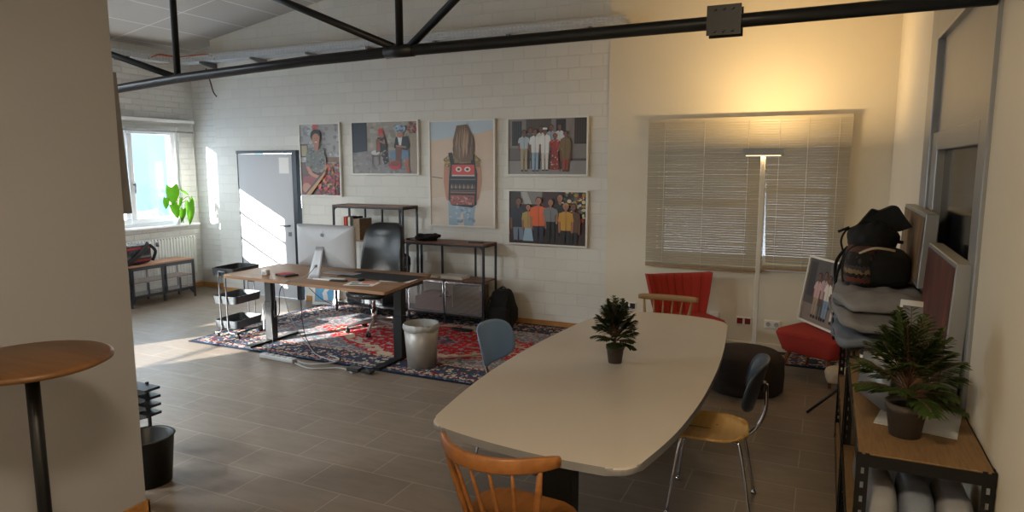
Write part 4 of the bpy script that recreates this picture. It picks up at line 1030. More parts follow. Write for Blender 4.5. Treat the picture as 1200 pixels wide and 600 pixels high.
for i in range(26):
    q = random.Random(i); x0 = 150 + i * 2.9; x1 = x0 + q.uniform(-8, 8); yb = 190 + q.uniform(0, 45) - abs(i - 13) * 1.2; yt = 92 + abs(i - 13) ** 1.7 * .55
    P.poly([(x0 + 2, yt), (x0 + 5, (yt + yb) / 2), (x1 + 1, yb), (x1 - 3, (yt + yb) / 2 + 10)], [(.58, .46, .34), (.34, .26, .2), (.66, .54, .42), (.48, .37, .27)][i % 4])
frame_thing('framed_photo', 'tall framed photo of a long haired person wearing a woven backpack', W, H, L, P)
# 4 group in front of a building
P, W, H, L = mk(-3.440, -2.440, 1.775, 2.440, (360, 62, 660, 286))
P.rect(360, 62, 660, 286, (.50, .47, .45)); P.rect(360, 228, 660, 286, (.55, .53, .52)); P.rect(360, 222, 660, 232, (.30, .28, .28)); P.rect(374, 70, 413, 170, (.14, .14, .14)); P.rect(430, 64, 527, 120, (.30, .24, .20)); P.rect(545, 66, 582, 120, (.14, .13, .12)); P.rect(614, 60, 660, 165, (.16, .13, .11)); P.rect(360, 180, 415, 228, (.40, .38, .37))
for x in range(378, 412, 8): P.rect(x, 70, x + 1.5, 170, (.35, .35, .36))
for x in range(620, 658, 9): P.rect(x, 64, x + 2, 160, (.32, .24, .16))
for x, hy in ((447, 107), (488, 103), (527, 97), (560, 96)): P.person(x, hy, 9, 34, 190, 262, [(.30, .32, .35), (.80, .80, .80), (.62, .66, .72), (.86, .86, .86)][[447, 488, 527, 560].index(x)], (.25, .22, .2), sk2, hb)
P.person(423, 117, 9.5, 40, 182, 272, (.68, .74, .78), (.66, .60, .50), sk2, hb); P.person(467, 114, 9.5, 38, 198, 272, (.85, .86, .86), (.56, .66, .74), sk2, hb)
P.person(505, 110, 9.5, 38, 200, 270, (.88, .88, .87), (.82, .80, .76), sk2, hb, hat=(.92, .92, .92)); P.person(543, 132, 9, 38, 180, 268, (.66, .16, .16), (.58, .18, .16), sk2, (.62, .12, .12), skirt=True); P.person(583, 124, 9, 36, 225, 272, (.48, .38, .20), (.58, .22, .12), sk2, hb)
P.blotch(528, 150, 558, 262, [(.75, .4, .3), (.4, .1, .12), (.8, .7, .6)], 26, 4, 3)
frame_thing('framed_photo', 'upper framed photo of nine people in white and red before a building', W, H, L, P)
# 5 team photo
P, W, H, L = mk(-3.428, -2.438, .965, 1.610, (360, 346, 657, 566))
P.rect(360, 346, 657, 566, (.24, .14, .13)); P.rect(360, 346, 405, 450, (.20, .17, .16)); P.rect(405, 348, 490, 400, (.50, .48, .46)); P.poly([(405, 348), (430, 348), (450, 400), (420, 400)], (.66, .66, .64)); P.blotch(545, 348, 657, 470, [(.70, .55, .20), (.20, .25, .35), (.65, .20, .15), (.8, .75, .6), (.12, .12, .12), (.35, .45, .3)], 130, 9, 2); P.rect(360, 530, 657, 566, (.20, .12, .10))
P.person(560, 370, 13, 52, 480, 555, (.11, .11, .12), (.10, .10, .11), sk, hb); P.person(398, 388, 13, 60, 498, 555, (.12, .14, .20), (.45, .52, .60), sk2, hb); P.person(437, 412, 11, 44, 500, 555, (.70, .58, .32), (.62, .74, .82), sk, hb, skirt=True)
P.person(478, 384, 13, 60, 490, 558, (.88, .38, .16), (.16, .18, .26), sk, hbr); P.person(525, 390, 12, 50, 470, 558, (.45, .46, .47), (.08, .08, .1), sk, hbr); P.person(612, 406, 12, 46, 512, 558, (.38, .26, .18), (.10, .10, .12), sk2, hb); P.person(584, 406, 12, 50, 505, 558, (.78, .58, .20), (.08, .08, .1), sk, (.7, .55, .35))
frame_thing('framed_photo', 'lower framed photo of seven people, one in orange shirt', W, H, L, P)

# ------------------------------------------------------------------ floor lamp
lp = thing('floor_lamp', 'tall pale floor lamp with slim rectangular head before the blinds', 'floor lamp', (-.545, 6.55, 0), .0)
bm = nb(); box(bm, -.15, .15, -.12, .12, 0, .02, .004); obj('base', bm, 'lamp_white', lp)
bm = nb(); box(bm, -.019, .019, -.014, .014, .02, 1.985, .003); obj('pole', bm, 'lamp_white', lp)
bm = nb(); o4 = (-.172, .172, -.055, .055)
box(bm, -.172, -.166, -.055, .055, 1.985, 2.045); box(bm, .166, .172, -.055, .055, 1.985, 2.045); box(bm, -.166, .166, -.055, -.049, 1.985, 2.045); box(bm, -.166, .166, .049, .055, 1.985, 2.045); box(bm, -.166, .166, -.049, .049, 1.985, 1.989)
obj('lamp_head', bm, 'silver_frame', lp)
bm = nb(); box(bm, -.145, .145, -.045, .045, 1.979, 1.984); obj('diffuser', bm, 'lamp_glow', lp)
# ------------------------------------------------------------------ sockets
def sockets(name, label, x0, x1, z, m_, ins):
    t_ = thing(name, label, 'socket', ((x0 + x1) / 2, YB - .012, z)); h = (x1 - x0) / 2
    bm = nb(); box(bm, -h, h, -.012, 0, -.042, .042, .003); obj('cover_plate', bm, 'white_plastic', t_)
    for s in (-h / 2, h / 2):
        bm = nb()
        if ins == 'sq': box(bm, s - .028, s + .028, -.014, -.010, -.03, .03)
        else: lathe(bm, [(0, 0), (.020, 0), (.023, .002), (.023, -.004), (0, -.004)], (0, 0, 0), 18); bmesh.ops.rotate(bm, verts=bm.verts, cent=(0, 0, 0), matrix=Matrix.Rotation(PI / 2, 3, 'X')); bmesh.ops.translate(bm, verts=bm.verts, vec=(s, -.013, 0))
        obj('insert', bm, m_, t_)
sockets('wall_socket', 'double socket with dark red inserts left of the lamp pole', -.795, -.64, .285, 'red_socket', 'sq')
sockets('wall_socket', 'double white socket right of the floor lamp pole', -.515, -.36, .275, 'cable_grey', 'rd')
sockets('wall_socket', 'black inserted socket between blocks and red armchair', -2.02, -1.86, .34, 'black_plastic', 'sq')
bm = nb(); box(bm, -.05, .05, -.01, 0, -.03, .03, .003)
tag(obj('blank_plate', bm, 'white_plastic', loc=(-1.02, YB - .013, .33)), 'small blank white wall plate right of the red armchair', 'wall plate')

# ------------------------------------------------------------------ cocktail chairs
ac = thing('red_armchair', 'red upholstered cocktail chair with channelled back by the window', 'armchair', (-1.17, 6.60, 0), .62)
bm = nb()   # seat faces -y
slab(bm, round_poly([(-.29, -.30), (.29, -.30), (.25, .26), (-.25, .26)], .10, 6), .27, .42, .035, 3)
for f in bm.faces: f.smooth = True
obj('seat', bm, 'red_fabric', ac)
bm = nb()
def cback(side):
    def fn(u, v):
        x = (u - .5) * 2; w = .24 + .11 * v ** .8
        ridge = .018 * abs(math.sin(u * PI * 8)) ** .7 if .1 < u < .9 else 0
        wing = -.16 * abs(x) ** 2.2 * (0.4 + .6 * v)
        y = .24 + .16 * v + wing + (-.035 - ridge if side else .035)
        return (x * w, y, .34 + .45 * v + .03 * abs(x) ** 3 * v)
    return fn
nu, nv = 90, 10
A = [[bm.verts.new(V(cback(1)(i / nu, j / nv))) for j in range(nv + 1)] for i in range(nu + 1)]; B = [[bm.verts.new(V(cback(0)(i / nu, j / nv))) for j in range(nv + 1)] for i in range(nu + 1)]
for G, fl in ((A, 0), (B, 1)):
    for i in range(nu):
        for j in range(nv): f = bm.faces.new((G[i][j], G[i + 1][j], G[i + 1][j + 1], G[i][j + 1])); f.smooth = True
for i in range(nu): bm.faces.new((A[i][nv], A[i + 1][nv], B[i + 1][nv], B[i][nv])); bm.faces.new((A[i][0], A[i + 1][0], B[i + 1][0], B[i][0]))
for j in range(nv): bm.faces.new((A[0][j], A[0][j + 1], B[0][j + 1], B[0][j])); bm.faces.new((A[nu][j], A[nu][j + 1], B[nu][j + 1], B[nu][j]))
br_ = obj('backrest', bm, 'red_fabric', ac)
for k in range(1, 8):
    bm = nb(); tube(bm, [V(cback(1)(k / 8, q / 10)) + V((0, -.001, 0)) for q in range(11)], .0035, 6); obj('seam', bm, 'groove_shade_red', br_)  # dark tubes along the channel seams paint in the groove shade
for sx, sy in ((-1, -1), (1, -1), (-1, 1), (1, 1)):
    bm = nb(); tube(bm, [(sx * .19, sy * .17, .28), (sx * .25, sy * .25, 0)], [.020, .012], 10); obj('leg', bm, 'leg_wood', ac)
fs = thing('red_footstool', 'red upholstered footstool on tapered wooden legs by right wall', 'footstool', (.01, 6.52, 0), -.52)
fs.scale = (1.06, 1.06, 1.0)
bm = nb(); slab(bm, round_poly([(-.28, -.25), (.28, -.25), (.28, .25), (-.28, .25)], .07, 6), .235, .42, .03, 3)
for v in bm.verts:
    if v.co.z < .3: v.co.x *= .86; v.co.y *= .86
    elif v.co.z > .41: v.co.z += .02 * (1 - (v.co.x / .28) ** 2) * (1 - (v.co.y / .25) ** 2)
for f in bm.faces: f.smooth = len(f.verts) <= 4
obj('seat', bm, 'red_fabric', fs)
for sx, sy in ((-1, -1), (1, -1), (-1, 1), (1, 1)):
    bm = nb(); tube(bm, [(sx * .17, sy * .15, .24), (sx * .23, sy * .21, 0)], [.020, .011], 10); obj('leg', bm, 'leg_wood', fs)
# leaning photo on the footstool
P = Pic(0, 0, 150, 100, .90 - .036, .62 - .036)
P.rect(0, 0, 150, 100, (.34, .32, .32)); P.rect(0, 72, 150, 100, (.52, .47, .44)); P.rect(5, 5, 24, 60, (.24, .23, .24)); P.rect(60, 0, 150, 30, (.42, .38, .36))
for x, hy, c, p in ((52, 22, (.75, .62, .62), (.30, .3, .3)), (36, 26, (.80, .66, .66), (.66, .58, .48)), (66, 26, (.88, .85, .80), (.50, .60, .70)), (90, 30, (.88, .86, .83), (.80, .76, .70)), (112, 30, (.70, .2, .18), (.6, .18, .16)), (132, 28, (.5, .4, .22), (.55, .25, .15))):
    P.person(x, hy, 5, 19, 60, 90, c, p, sk2, hb)
a_dir = V((.51, -.86, 0)).normalized(); nrm = V((-.86, -.51, 0)); up_ = (V((.135, .08, 1)) ).normalized()
yv = a_dir.cross(up_) * -1
R3 = Matrix((a_dir, up_.cross(a_dir), up_)).transposed()
blc = V((-.20, 6.90, .438)); ctr = blc + a_dir * .45 + up_ * .31
frame_thing('leaning_photo', 'framed group photo leaning tilted on the red footstool', .90, .62, ctr, P, rot=R3.to_euler())
# pouf
pf = thing('round_pouf', 'dark brown round pouf between the table and the floor lamp', 'pouf', (-.56, 5.92, 0))
bm = nb(); lathe(bm, [(0, 0), (.29, 0), (.315, .02), (.32, .15), (.315, .28), (.29, .31)], (0, 0, 0), 48); obj('side', bm, 'brown_pouf', pf)
bm = nb(); lathe(bm, [(.295, .305), (.27, .325), (.15, .335), (0, .337)], (0, 0, 0), 48); obj('top_cushion', bm, 'brown_pouf', pf)

# ------------------------------------------------------------------ meeting table
tb = thing('meeting_table', 'large boat shaped white meeting table on black steel pedestals', 'table', (-1.09, 3.81, 0))
pts = [(-1.585, 2.50), (-1.30, 2.425), (-.95, 2.385), (-.62, 2.40), (-.54, 2.80), (-.505, 3.3), (-.51, 3.9), (-.55, 4.5), (-.62, 5.14), (-.95, 5.24), (-1.25, 5.22), (-1.54, 5.13), (-1.63, 4.5), (-1.68, 3.9), (-1.68, 3.3), (-1.645, 2.9)]
rr = [.09, .3, .3, .10, .4, .4, .4, .4, .11, .3, .3, .10, .4, .4, .4, .3]
bm = nb(); slab(bm, round_poly([(x + 1.09, y - 3.81) for x, y in pts], rr, 6), .705, .74, .012, 3)
bm.normal_update()
for f in bm.faces: f.material_index = 0 if f.normal.z > .6 else 1
obj('table_top', bm, ['table_top', 'table_edge'], tb)
for y in (-1.0, 1.0):
    bm = nb(); box(bm, -.045, .105, y - .05, y + .05, .04, .69, .004); l = obj('pedestal', bm, 'black_metal', tb)
    bm = nb(); box(bm, -.35, .53, y - .04, y + .04, .0, .045, .01) ; obj('foot', bm, 'black_metal', l)
    bm = nb(); box(bm, -.35, .35, y - .03, y + .03, .685, .705); obj('support_arm', bm, 'black_metal', l)
bm = nb(); box(bm, -.03, .03, -.95, .95, .60, .66); obj('crossbar', bm, 'black_metal', tb)

# ------------------------------------------------------------------ palm-like potted plants
def fern_plant(name, label, loc, pot_r, pot_h, R, Hh, nfr, leafm, seed, leaf_w=.012):
    rg = random.Random(seed); t_ = thing(name, label, 'potted plant', loc)
    bm = nb(); lathe(bm, [(0, 0), (pot_r * .72, 0), (pot_r * .93, pot_h * .80), (pot_r, pot_h * .80), (pot_r * 1.02, pot_h), (pot_r * .9, pot_h), (pot_r * .86, pot_h * .85), (0, pot_h * .84)], (0, 0, 0), 32); p = obj('pot', bm, 'terracotta_grey', t_)
    bm = nb(); lathe(bm, [(0, pot_h * .9), (pot_r * .87, pot_h * .88)], (0, 0, 0), 24); obj('soil', bm, 'soil', p)
    bs = nb(); bl = nb()
    for i in range(nfr):
        th = i * 2.399 + rg.uniform(-.3, .3); el = .25 + 1.15 * ((i + .5) / nfr) ** .8; L = R * rg.uniform(.85, 1.1) / max(.55, math.cos(el) + .25)
        L = min(L, Hh * 1.05); z0 = pot_h + Hh * (.05 + .35 * i / nfr)
        path = []
        for k in range(9):
            s_ = k / 8; r = L * s_ * math.cos(el) * (1 - .1 * s_); z = z0 + L * (s_ * math.sin(el) - .42 * s_ * s_ * math.cos(el))
            path.append(V((r * math.cos(th), r * math.sin(th), z)))
        tube(bs, [V((0, 0, pot_h * .85))] + path[:1] + path[1:], [.004] + [.003 * (1 - .08 * k) for k in range(9)], 5)
        T, N = frames(path)
        for k in range(2, 9):
            for s_ in (-1, 1):
                for off in (0, .5):
                    if k + off > 8.4: continue
                    kk = min(8, k); q = path[kk] if off == 0 or k == 8 else (path[k] + path[k + 1]) / 2
                    side = T[kk].cross(V((0, 0, 1))).normalized() * s_
                    ll = L * .36 * math.sin(PI * min(.97, .18 + kk / 10)) * rg.uniform(.85, 1.1)
                    d = (side * .75 + T[kk] * .75 + V((0, 0, -.12 + rg.uniform(-.12, .12)))).normalized(); nn = d.cross(T[kk]).normalized()
                    wv = d.cross(V((0, 0, 1))).normalized() * leaf_w
                    a = q; b = q + d * ll * .35; c = q + d * ll + V((0, 0, -ll * .18))
                    vs = [bl.verts.new(a), bl.verts.new(b + wv), bl.verts.new(q + d * ll * .7 + wv * .7 - V((0, 0, ll * .07))), bl.verts.new(c), bl.verts.new(q + d * ll * .7 - wv * .7 - V((0, 0, ll * .07))), bl.verts.new(b - wv), bl.verts.new(b + V((0, 0, -.002)))]
                    bl.faces.new((vs[0], vs[1], vs[6])); bl.faces.new((vs[0], vs[6], vs[5])); bl.faces.new((vs[6], vs[1], vs[2], vs[3])); bl.faces.new((vs[6], vs[3], vs[4], vs[5]))
    obj('stems', bs, 'stem_brown', t_); obj('leaves', bl, leafm, t_)
    return t_
fern_plant('potted_fern', 'small dark green palm like plant in grey pot on meeting table', (-1.085, 3.77, .741), .054, .105, .21, .215, 36, 'leaf_dark', 4, .009)
fern_plant('potted_palm', 'green palm in grey clay pot on the near shelving rack', (.295, 2.66, .952), .068, .12, .25, .25, 34, 'leaf_palm', 11, .009)

# ------------------------------------------------------------------ shell chairs (front is +y)
def shell_chair(label, seatm, backm, loc, rz, group=None):
    t_ = thing('shell_chair', label, 'chair', loc, rz)
    bm = nb()
    def seat(u, v):
        x = (u - .5) * 2; y = (v - .5) * 2
        wx = .215 * (1 - abs(y) ** 4 * .30) ; q = math.sqrt(max(0, 1 - abs(y) ** 5 * .45))
        yy = .20 * y * math.sqrt(max(0, 1 - abs(x) ** 4 * .35))
        z = .452 + .012 * x * x - .02 * max(0, y) ** 3 - .012 * math.cos(x * 1.5) * math.cos(y * 1.5)
        return (x * wx * q, yy, z)
    sheet(bm, seat, 20, 20, .011); obj('seat', bm, seatm, t_)
    bm = nb()
    def back(u, v):
        a = (u - .5) * 2; b = (v - .5) * 2
        k = (abs(a) ** 3.2 + abs(b) ** 3.2) ** (1 / 3.2); m = max(abs(a), abs(b)); s_ = m / k if k > 1e-6 else 1
        a *= s_; b *= s_
        return (a * .225, -.255 + .075 * a * a + -.035 * b, .735 + b * .135)
    sheet(bm, back, 22, 16, .010); obj('backrest', bm, backm, t_)
    for sx in (-1, 1):
        bm = nb(); tube(bm, smooth_path([(sx * .06, .06, .435), (sx * .15, .125, .43), (sx * .185, .15, .39), (sx * .225, .20, 0.01)], 6), .0085, 8); lathe(bm, [(0, 0), (.015, 0), (.012, .02), (0, .02)], (sx * .225, .20, 0), 12); obj('leg', bm, 'chrome', t_)
        bm = nb(); tube(bm, smooth_path([(sx * .06, -.02, .435), (sx * .13, -.13, .43), (sx * .155, -.165, .39), (sx * .21, -.235, 0.01)], 6), .0085, 8); lathe(bm, [(0, 0), (.015, 0), (.012, .02), (0, .02)], (sx * .21, -.235, 0), 12); obj('leg', bm, 'chrome', t_)
    bm = nb(); tube(bm, smooth_path([(0, .12, .432), (0, -.14, .43), (0, -.22, .46), (0, -.275, .58), (0, -.275, .73)], 6), .011, 8, flat=1.6); obj('back_support', bm, 'chrome', t_)
    bm = nb(); box(bm, -.03, .03, -.278, -.255, .69, .74, .006); obj('bracket', bm, 'black_plastic', t_)
    return t_
shell_chair('shell chair with glossy yellow plywood seat and dark back, right table side', 'ply_yellow', 'dark_shell', (-.515, 3.74, 0), PI / 2 + .06)
shell_chair('blue grey backed shell chair tucked under the left table side', 'blue_grey_shell', 'blue_grey_shell', (-1.735, 3.88, 0), -PI / 2 - .04)
# ------------------------------------------------------------------ spindle chairs (front is +y)
def spindle_chair(label, m_, loc, rz, ns, straight=False):
    t_ = thing('spindle_chair', label, 'chair', loc, rz)
    bm = nb(); slab(bm, round_poly([(-.20, -.19), (.20, -.19), (.235, .20), (-.235, .20)], .13, 8), .425, .455, .010, 3)
    for v in bm.verts:
        if v.co.z > .44: v.co.z -= .008 * max(0, 1 - (v.co.x / .18) ** 2 - (v.co.y / .17) ** 2)
    obj('seat', bm, m_, t_)
    arc = (lambda x: -.215 + .0 - .0 * x) if False else None
    W = .245 if straight else .262; dep = .03 if straight else .155
    def rail(u): x = (u * 2 - 1); return V((x * W, -.30 + dep * abs(x) ** 2.2, .805 - .0 * x))
    bm = nb(); n = 28; rows = []
    for i in range(n + 1):
        c = rail(i / n); c2 = rail(min(1, i / n + .01)); c1 = rail(max(0, i / n - .01)); tt = (c2 - c1).normalized(); nn = V((-tt.y, tt.x, 0)); e = 1 - .35 * abs(i / n * 2 - 1) ** 8
        hh = (.024 if straight else .030) * e; th = .011
        rows.append([bm.verts.new(c + nn * a * th + V((0, 0, b * hh))) for a, b in ((-1, -.8), (-.6, -1), (.6, -1), (1, -.8), (1, .8), (.6, 1), (-.6, 1), (-1, .8))])
    for a, b in zip(rows, rows[1:]):
        for k in range(8): f = bm.faces.new((a[k], a[(k + 1) % 8], b[(k + 1) % 8], b[k])); f.smooth = True
    bm.faces.new(rows[0][::-1]); bm.faces.new(rows[-1]); obj('top_rail', bm, m_, t_)
    for i in range(ns):
        u = .10 + .80 * i / (ns - 1); top = rail(u) - V((0, 0, .02)); bx = (u * 2 - 1) * .185; by = -.165 + .02 * abs(u * 2 - 1)
        outer = i in (0, ns - 1)
        r0 = .013 if outer else .0075
        bot = V((bx, by + (.03 if outer else 0), .44)); mid = (top + bot) / 2
        bm = nb(); tube(bm, [bot, bot.lerp(top, .35), bot.lerp(top, .7), top], [r0 * .9, r0 * 1.25, r0 * 1.05, r0 * .75], 10); obj('back_post' if outer else 'spindle', bm, m_, t_)
    for sx, sy in ((-1, -1), (1, -1), (-1, 1), (1, 1)):
        bm = nb(); tube(bm, [(sx * .15, sy * .14, .43), (sx * .18, sy * .18, .22), (sx * .21, sy * .22, 0)], [.013, .018, .011], 10); obj('leg', bm, m_, t_)
    bm = nb()
    for sx in (-1, 1): tube(bm, [(sx * .185, -.19, .18), (sx * .185, .19, .18)], .009, 8)
    tube(bm, [(-.18, 0, .18), (.18, 0, .18)], .009, 8); obj('stretcher', bm, m_, t_)
    return t_
spindle_chair('orange brown wooden spindle back chair at the near table end', 'orange_wood', (-1.10, 2.40, 0), -.06, 6)
spindle_chair('pale wooden spindle back chair at the far table end', 'pale_wood', (-1.14, 5.25, 0), PI + .04, 6, True)

# ------------------------------------------------------------------ near left: bar table, bin, tray rack, grey panel
t_ = thing('bar_table', 'round wooden bar table beside the left partition wall', 'bar table', (-2.80, 1.53, 0))
bm = nb(); lathe(bm, [(0, 1.118), (.26, 1.118), (.285, 1.13), (.285, 1.142), (.27, 1.15), (0, 1.15)], (0, 0, 0), 48); obj('table_top', bm, 'disc_wood', t_)
bm = nb(); tube(bm, [(0, 0, .02), (0, 0, 1.12)], .025, 16); obj('pole', bm, 'black_metal', t_)
bm = nb(); lathe(bm, [(0, 0), (.20, 0), (.20, .012), (.03, .03), (0, .03)], (0, 0, 0), 36); obj('base', bm, 'black_metal', t_)
t_ = thing('black_bin', 'round black waste bin beside the left partition wall end', 'bin', (-3.625, 2.58, 0))
bm = nb(); lathe(bm, [(0, 0), (.125, 0), (.15, .285), (.156, .29), (.15, .293), (.142, .285), (.118, .01), (0, .01)], (0, 0, 0), 40); obj('bin_body', bm, 'black_plastic', t_)
bm = nb(); lathe(bm, [(.150, .284), (.158, .289), (.150, .294)], (0, 0, 0), 40); obj('rim', bm, 'charcoal_tray', t_)
t_ = thing('tray_rack', 'black four tier tray rack partly hidden behind the left partition wall', 'rack', (-3.945, 2.79, 0))
bm = nb()
for x, y in ((-.15, -.05), (-.15, .05), (-.0, .05), (-.0, -.05)): box(bm, x - .008, x + .008, y - .008, y + .008, 0, .5)
obj('frame', bm, 'black_metal', t_)
for i in range(4):
    z = .285 + i * .055; bm = nb()
    vs = []
    for y in (-.055, .055):
        for x, zz in ((-.15, z + .038), (.115, z + .038), (.115, z + .022), (.05, z), (-.15, z)): vs.append(bm.verts.new((x, y, zz)))
    bm.faces.new(vs[:5]); bm.faces.new(vs[5:][::-1])
    for k in range(5): bm.faces.new((vs[k], vs[(k + 1) % 5], vs[5 + (k + 1) % 5], vs[5 + k]))
    obj('tray', bm, 'black_plastic', t_)
BAN = [(-3.80, 2.5, 2.396), (-3.80, 2.5, 1.63), (-3.489, 2.5, 1.633), (-3.534, 2.5, 2.396)]
bm = nb(); a = [bm.verts.new(p) for p in BAN]; b = [bm.verts.new(V(p) - V((0, .166, 0))) for p in BAN]
bm.faces.new(a); bm.faces.new(b[::-1])
for k in range(4): bm.faces.new((a[k], b[k], b[(k + 1) % 4], a[(k + 1) % 4]))
tag(obj('fabric_banner', bm, 'shade_cloth'), 'grey fabric panel on the far side of the left partition', 'panel')

# ------------------------------------------------------------------ shelving racks at right
def rack(label, x0, x1, y0, y1, zs, zt, name='shelving_rack'):
    cx, cy = (x0 + x1) / 2, (y0 + y1) / 2; t_ = thing(name, label, 'shelving', (cx, cy, 0)); hx, hy = (x1 - x0) / 2, (y1 - y0) / 2
    for sx in (-1, 1):
        for sy in (-1, 1):
            bm = nb()
            # face looking along y and face looking along x, both slotted
            m1 = Matrix.Translation((sx * hx, sy * hy, 0)) @ Matrix.Rotation(-PI / 2, 4, 'Y') @ (Matrix.Rotation(PI, 4, 'X') if sx > 0 else Matrix.Identity(4))
            def strip(axis):
                W_, th, pitch, hw_, hl = .036, .003, .05, .010, .022
                def bb(a0, a1, z0, z1):
                    if axis == 'x': box(bm, min(sx * hx - sx * a0, sx * hx - sx * a1), max(sx * hx - sx * a0, sx * hx - sx * a1), sy * hy - .0015, sy * hy + .0015, z0, z1)
                    else: box(bm, sx * hx - .0015, sx * hx + .0015, min(sy * hy - sy * a0, sy * hy - sy * a1), max(sy * hy - sy * a0, sy * hy - sy * a1), z0, z1)
                bb(0, (W_ - hw_) / 2, 0, zt); bb((W_ + hw_) / 2, W_, 0, zt)
                k = int(zt / pitch)
                for i in range(k): bb((W_ - hw_) / 2, (W_ + hw_) / 2, i * pitch, i * pitch + pitch - hl)
            strip('x'); strip('y'); obj('upright', bm, 'rack_metal', t_)
    for z in zs:
        bm = nb(); t = .045
        box(bm, -hx, hx, -hy - .002, -hy + .001, z - t, z - .004); box(bm, -hx, hx, hy - .001, hy + .002, z - t, z - .004); box(bm, -hx - .002, -hx + .001, -hy, hy, z - t, z - .004); box(bm, hx - .001, hx + .002, -hy, hy, z - t, z - .004)
        f = obj('beam', bm, 'rack_metal', t_)
        bm = nb(); box(bm, -hx + .004, hx - .004, -hy + .004, hy - .004, z - .014, z, .001); obj('shelf_board', bm, 'chipboard', t_)
rack('near black slotted steel rack with chipboard shelves along right wall', .14, .525, 2.43, 3.66, (.95, .50, .10), .952)
rack('far black slotted steel rack holding grey fabric bags', .14, .525, 3.80, 5.10, (.93, .45, .10), .95)
ZR = .951
# grey cushions on lower shelf
for i, x in enumerate((.20, .30, .40, .48)):
    pass
def cushion(loc, s, mat_, label, seed, rot=None, nm='grey_cushion', grp=None, amp=.02, e=.55):
    bm = nb(); blob(bm, (0, 0, 0), s, e, e, amp, 7, seed); o = obj(nm, bm, mat_, loc=loc, rot=rot); tag(o, label, 'cushion', grp); return o
cushion((.225, 2.62, .655), (.055, .17, .15), 'grey_fabric', 'leftmost grey cushion standing on lower shelf of near rack', 1, amp=.012)
cushion((.335, 2.62, .655), (.055, .17, .15), 'blue_grey_fabric', 'middle grey cushion standing on lower shelf of near rack', 2, amp=.012)
cushion((.445, 2.62, .655), (.055, .17, .15), 'grey_fabric', 'rightmost grey cushion standing on lower shelf of near rack', 5, amp=.012)
cushion((.33, 2.53, .525), (.18, .07, .03), 'blue_grey_fabric', 'flat grey cushion at the front edge of the lower shelf', 7, amp=.008)
cushion((.33, 3.2, .58), (.15, .28, .08), 'grey_fabric', 'grey cushion deep inside the near rack lower shelf', 8, amp=.02)
# grey fabric bags stack on far rack
def fbag(loc, s, label, seed, m_, rot=(0, 0, 0)):
    t_ = thing('fabric_bag', label, 'bag', loc); t_.rotation_euler = rot
    def fold(p): 
        w = .012 * math.sin(p.y * 26 + seed) * (1 - abs(p.x) / s[0] * .4) + .008 * math.sin(p.x * 40 + p.y * 12 + seed * 2)
        return (p.x + w * .4, p.y, p.z + w + .01 * math.sin(p.y * 9 + seed))
    bm = nb(); blob(bm, (0, 0, s[2]), s, .55, .45, .022, 6, seed, nu=56, nv=28, fn=fold); obj('bag_body', bm, m_, t_)
    bm = nb(); tube(bm, smooth_path([(-s[0] * .99, -s[1] * .7, s[2] * 1.0), (-s[0] * 1.03, 0, s[2] * 1.15), (-s[0] * .99, s[1] * .7, s[2] * 1.0)]), .006, 6, flat=.6); obj('seam', bm, m_, t_)
fbag((.285, 4.24, ZR + .004), (.215, .42, .042), 'bottom grey fabric bag of the stack on the far rack', 1.3, 'blue_grey_fabric')
fbag((.275, 4.22, ZR + .096), (.225, .42, .042), 'middle grey fabric bag of the stack on the far rack', 2.9, 'grey_fabric', (0, .03, .03))
fbag((.285, 4.28, ZR + .190), (.22, .44, .042), 'top grey fabric bag of the stack under the patterned backpack', 4.1, 'grey_fabric', (.01, -.02, -.02))
# patterned backpack lying on top
bk_ = thing('patterned_backpack', 'black backpack with woven patterned front on the grey bags', 'backpack', (.27, 4.40, ZR + .262), 0)
bm = nb(); blob(bm, (.025, 0, .10), (.15, .24, .115), .6, .6, .012, 6, 2, fn=lambda p: (p.x, p.y, p.z if p.z > -.03 else -.03 + (p.z + .03) * .8)); obj('bag_body', bm, 'black_cloth', bk_)
bm = nb(); blob(bm, (-.075, -.03, .10), (.085, .22, .135), .6, .6, .010, 8, 5, fn=lambda p: (p.x, p.y, p.z if p.z > -.07 else -.07 + (p.z + .07) * .6)); obj('woven_front', bm, 'woven_pack', bk_)
for y in (-.12, .05):
    bm = nb(); tube(bm, smooth_path([(-.155, y, .02), (-.16, y, .14), (-.10, y, .235), (0, y, .235)]), .012, 8, flat=.35); obj('strap', bm, 'dark_cloth', bk_)
bm = nb(); tube(bm, smooth_path([(-.10, -.2, .19), (-.02, -.25, .235), (.08, -.24, .225)]), .007, 8); obj('piping', bm, 'beige_fabric', bk_)
bm = nb(); tube(bm, smooth_path([(-.14, .1, .20), (-.20, .08, .10), (-.19, .04, -.08), (-.185, .0, -.30)]), .010, 8, flat=.5); tube(bm, smooth_path([(-.12, .1, .22), (-.19, .02, .05), (-.195, -.05, -.2), (-.19, -.1, -.33)]), .010, 8, flat=.5); obj('loose_strap', bm, 'black_cloth', bk_)
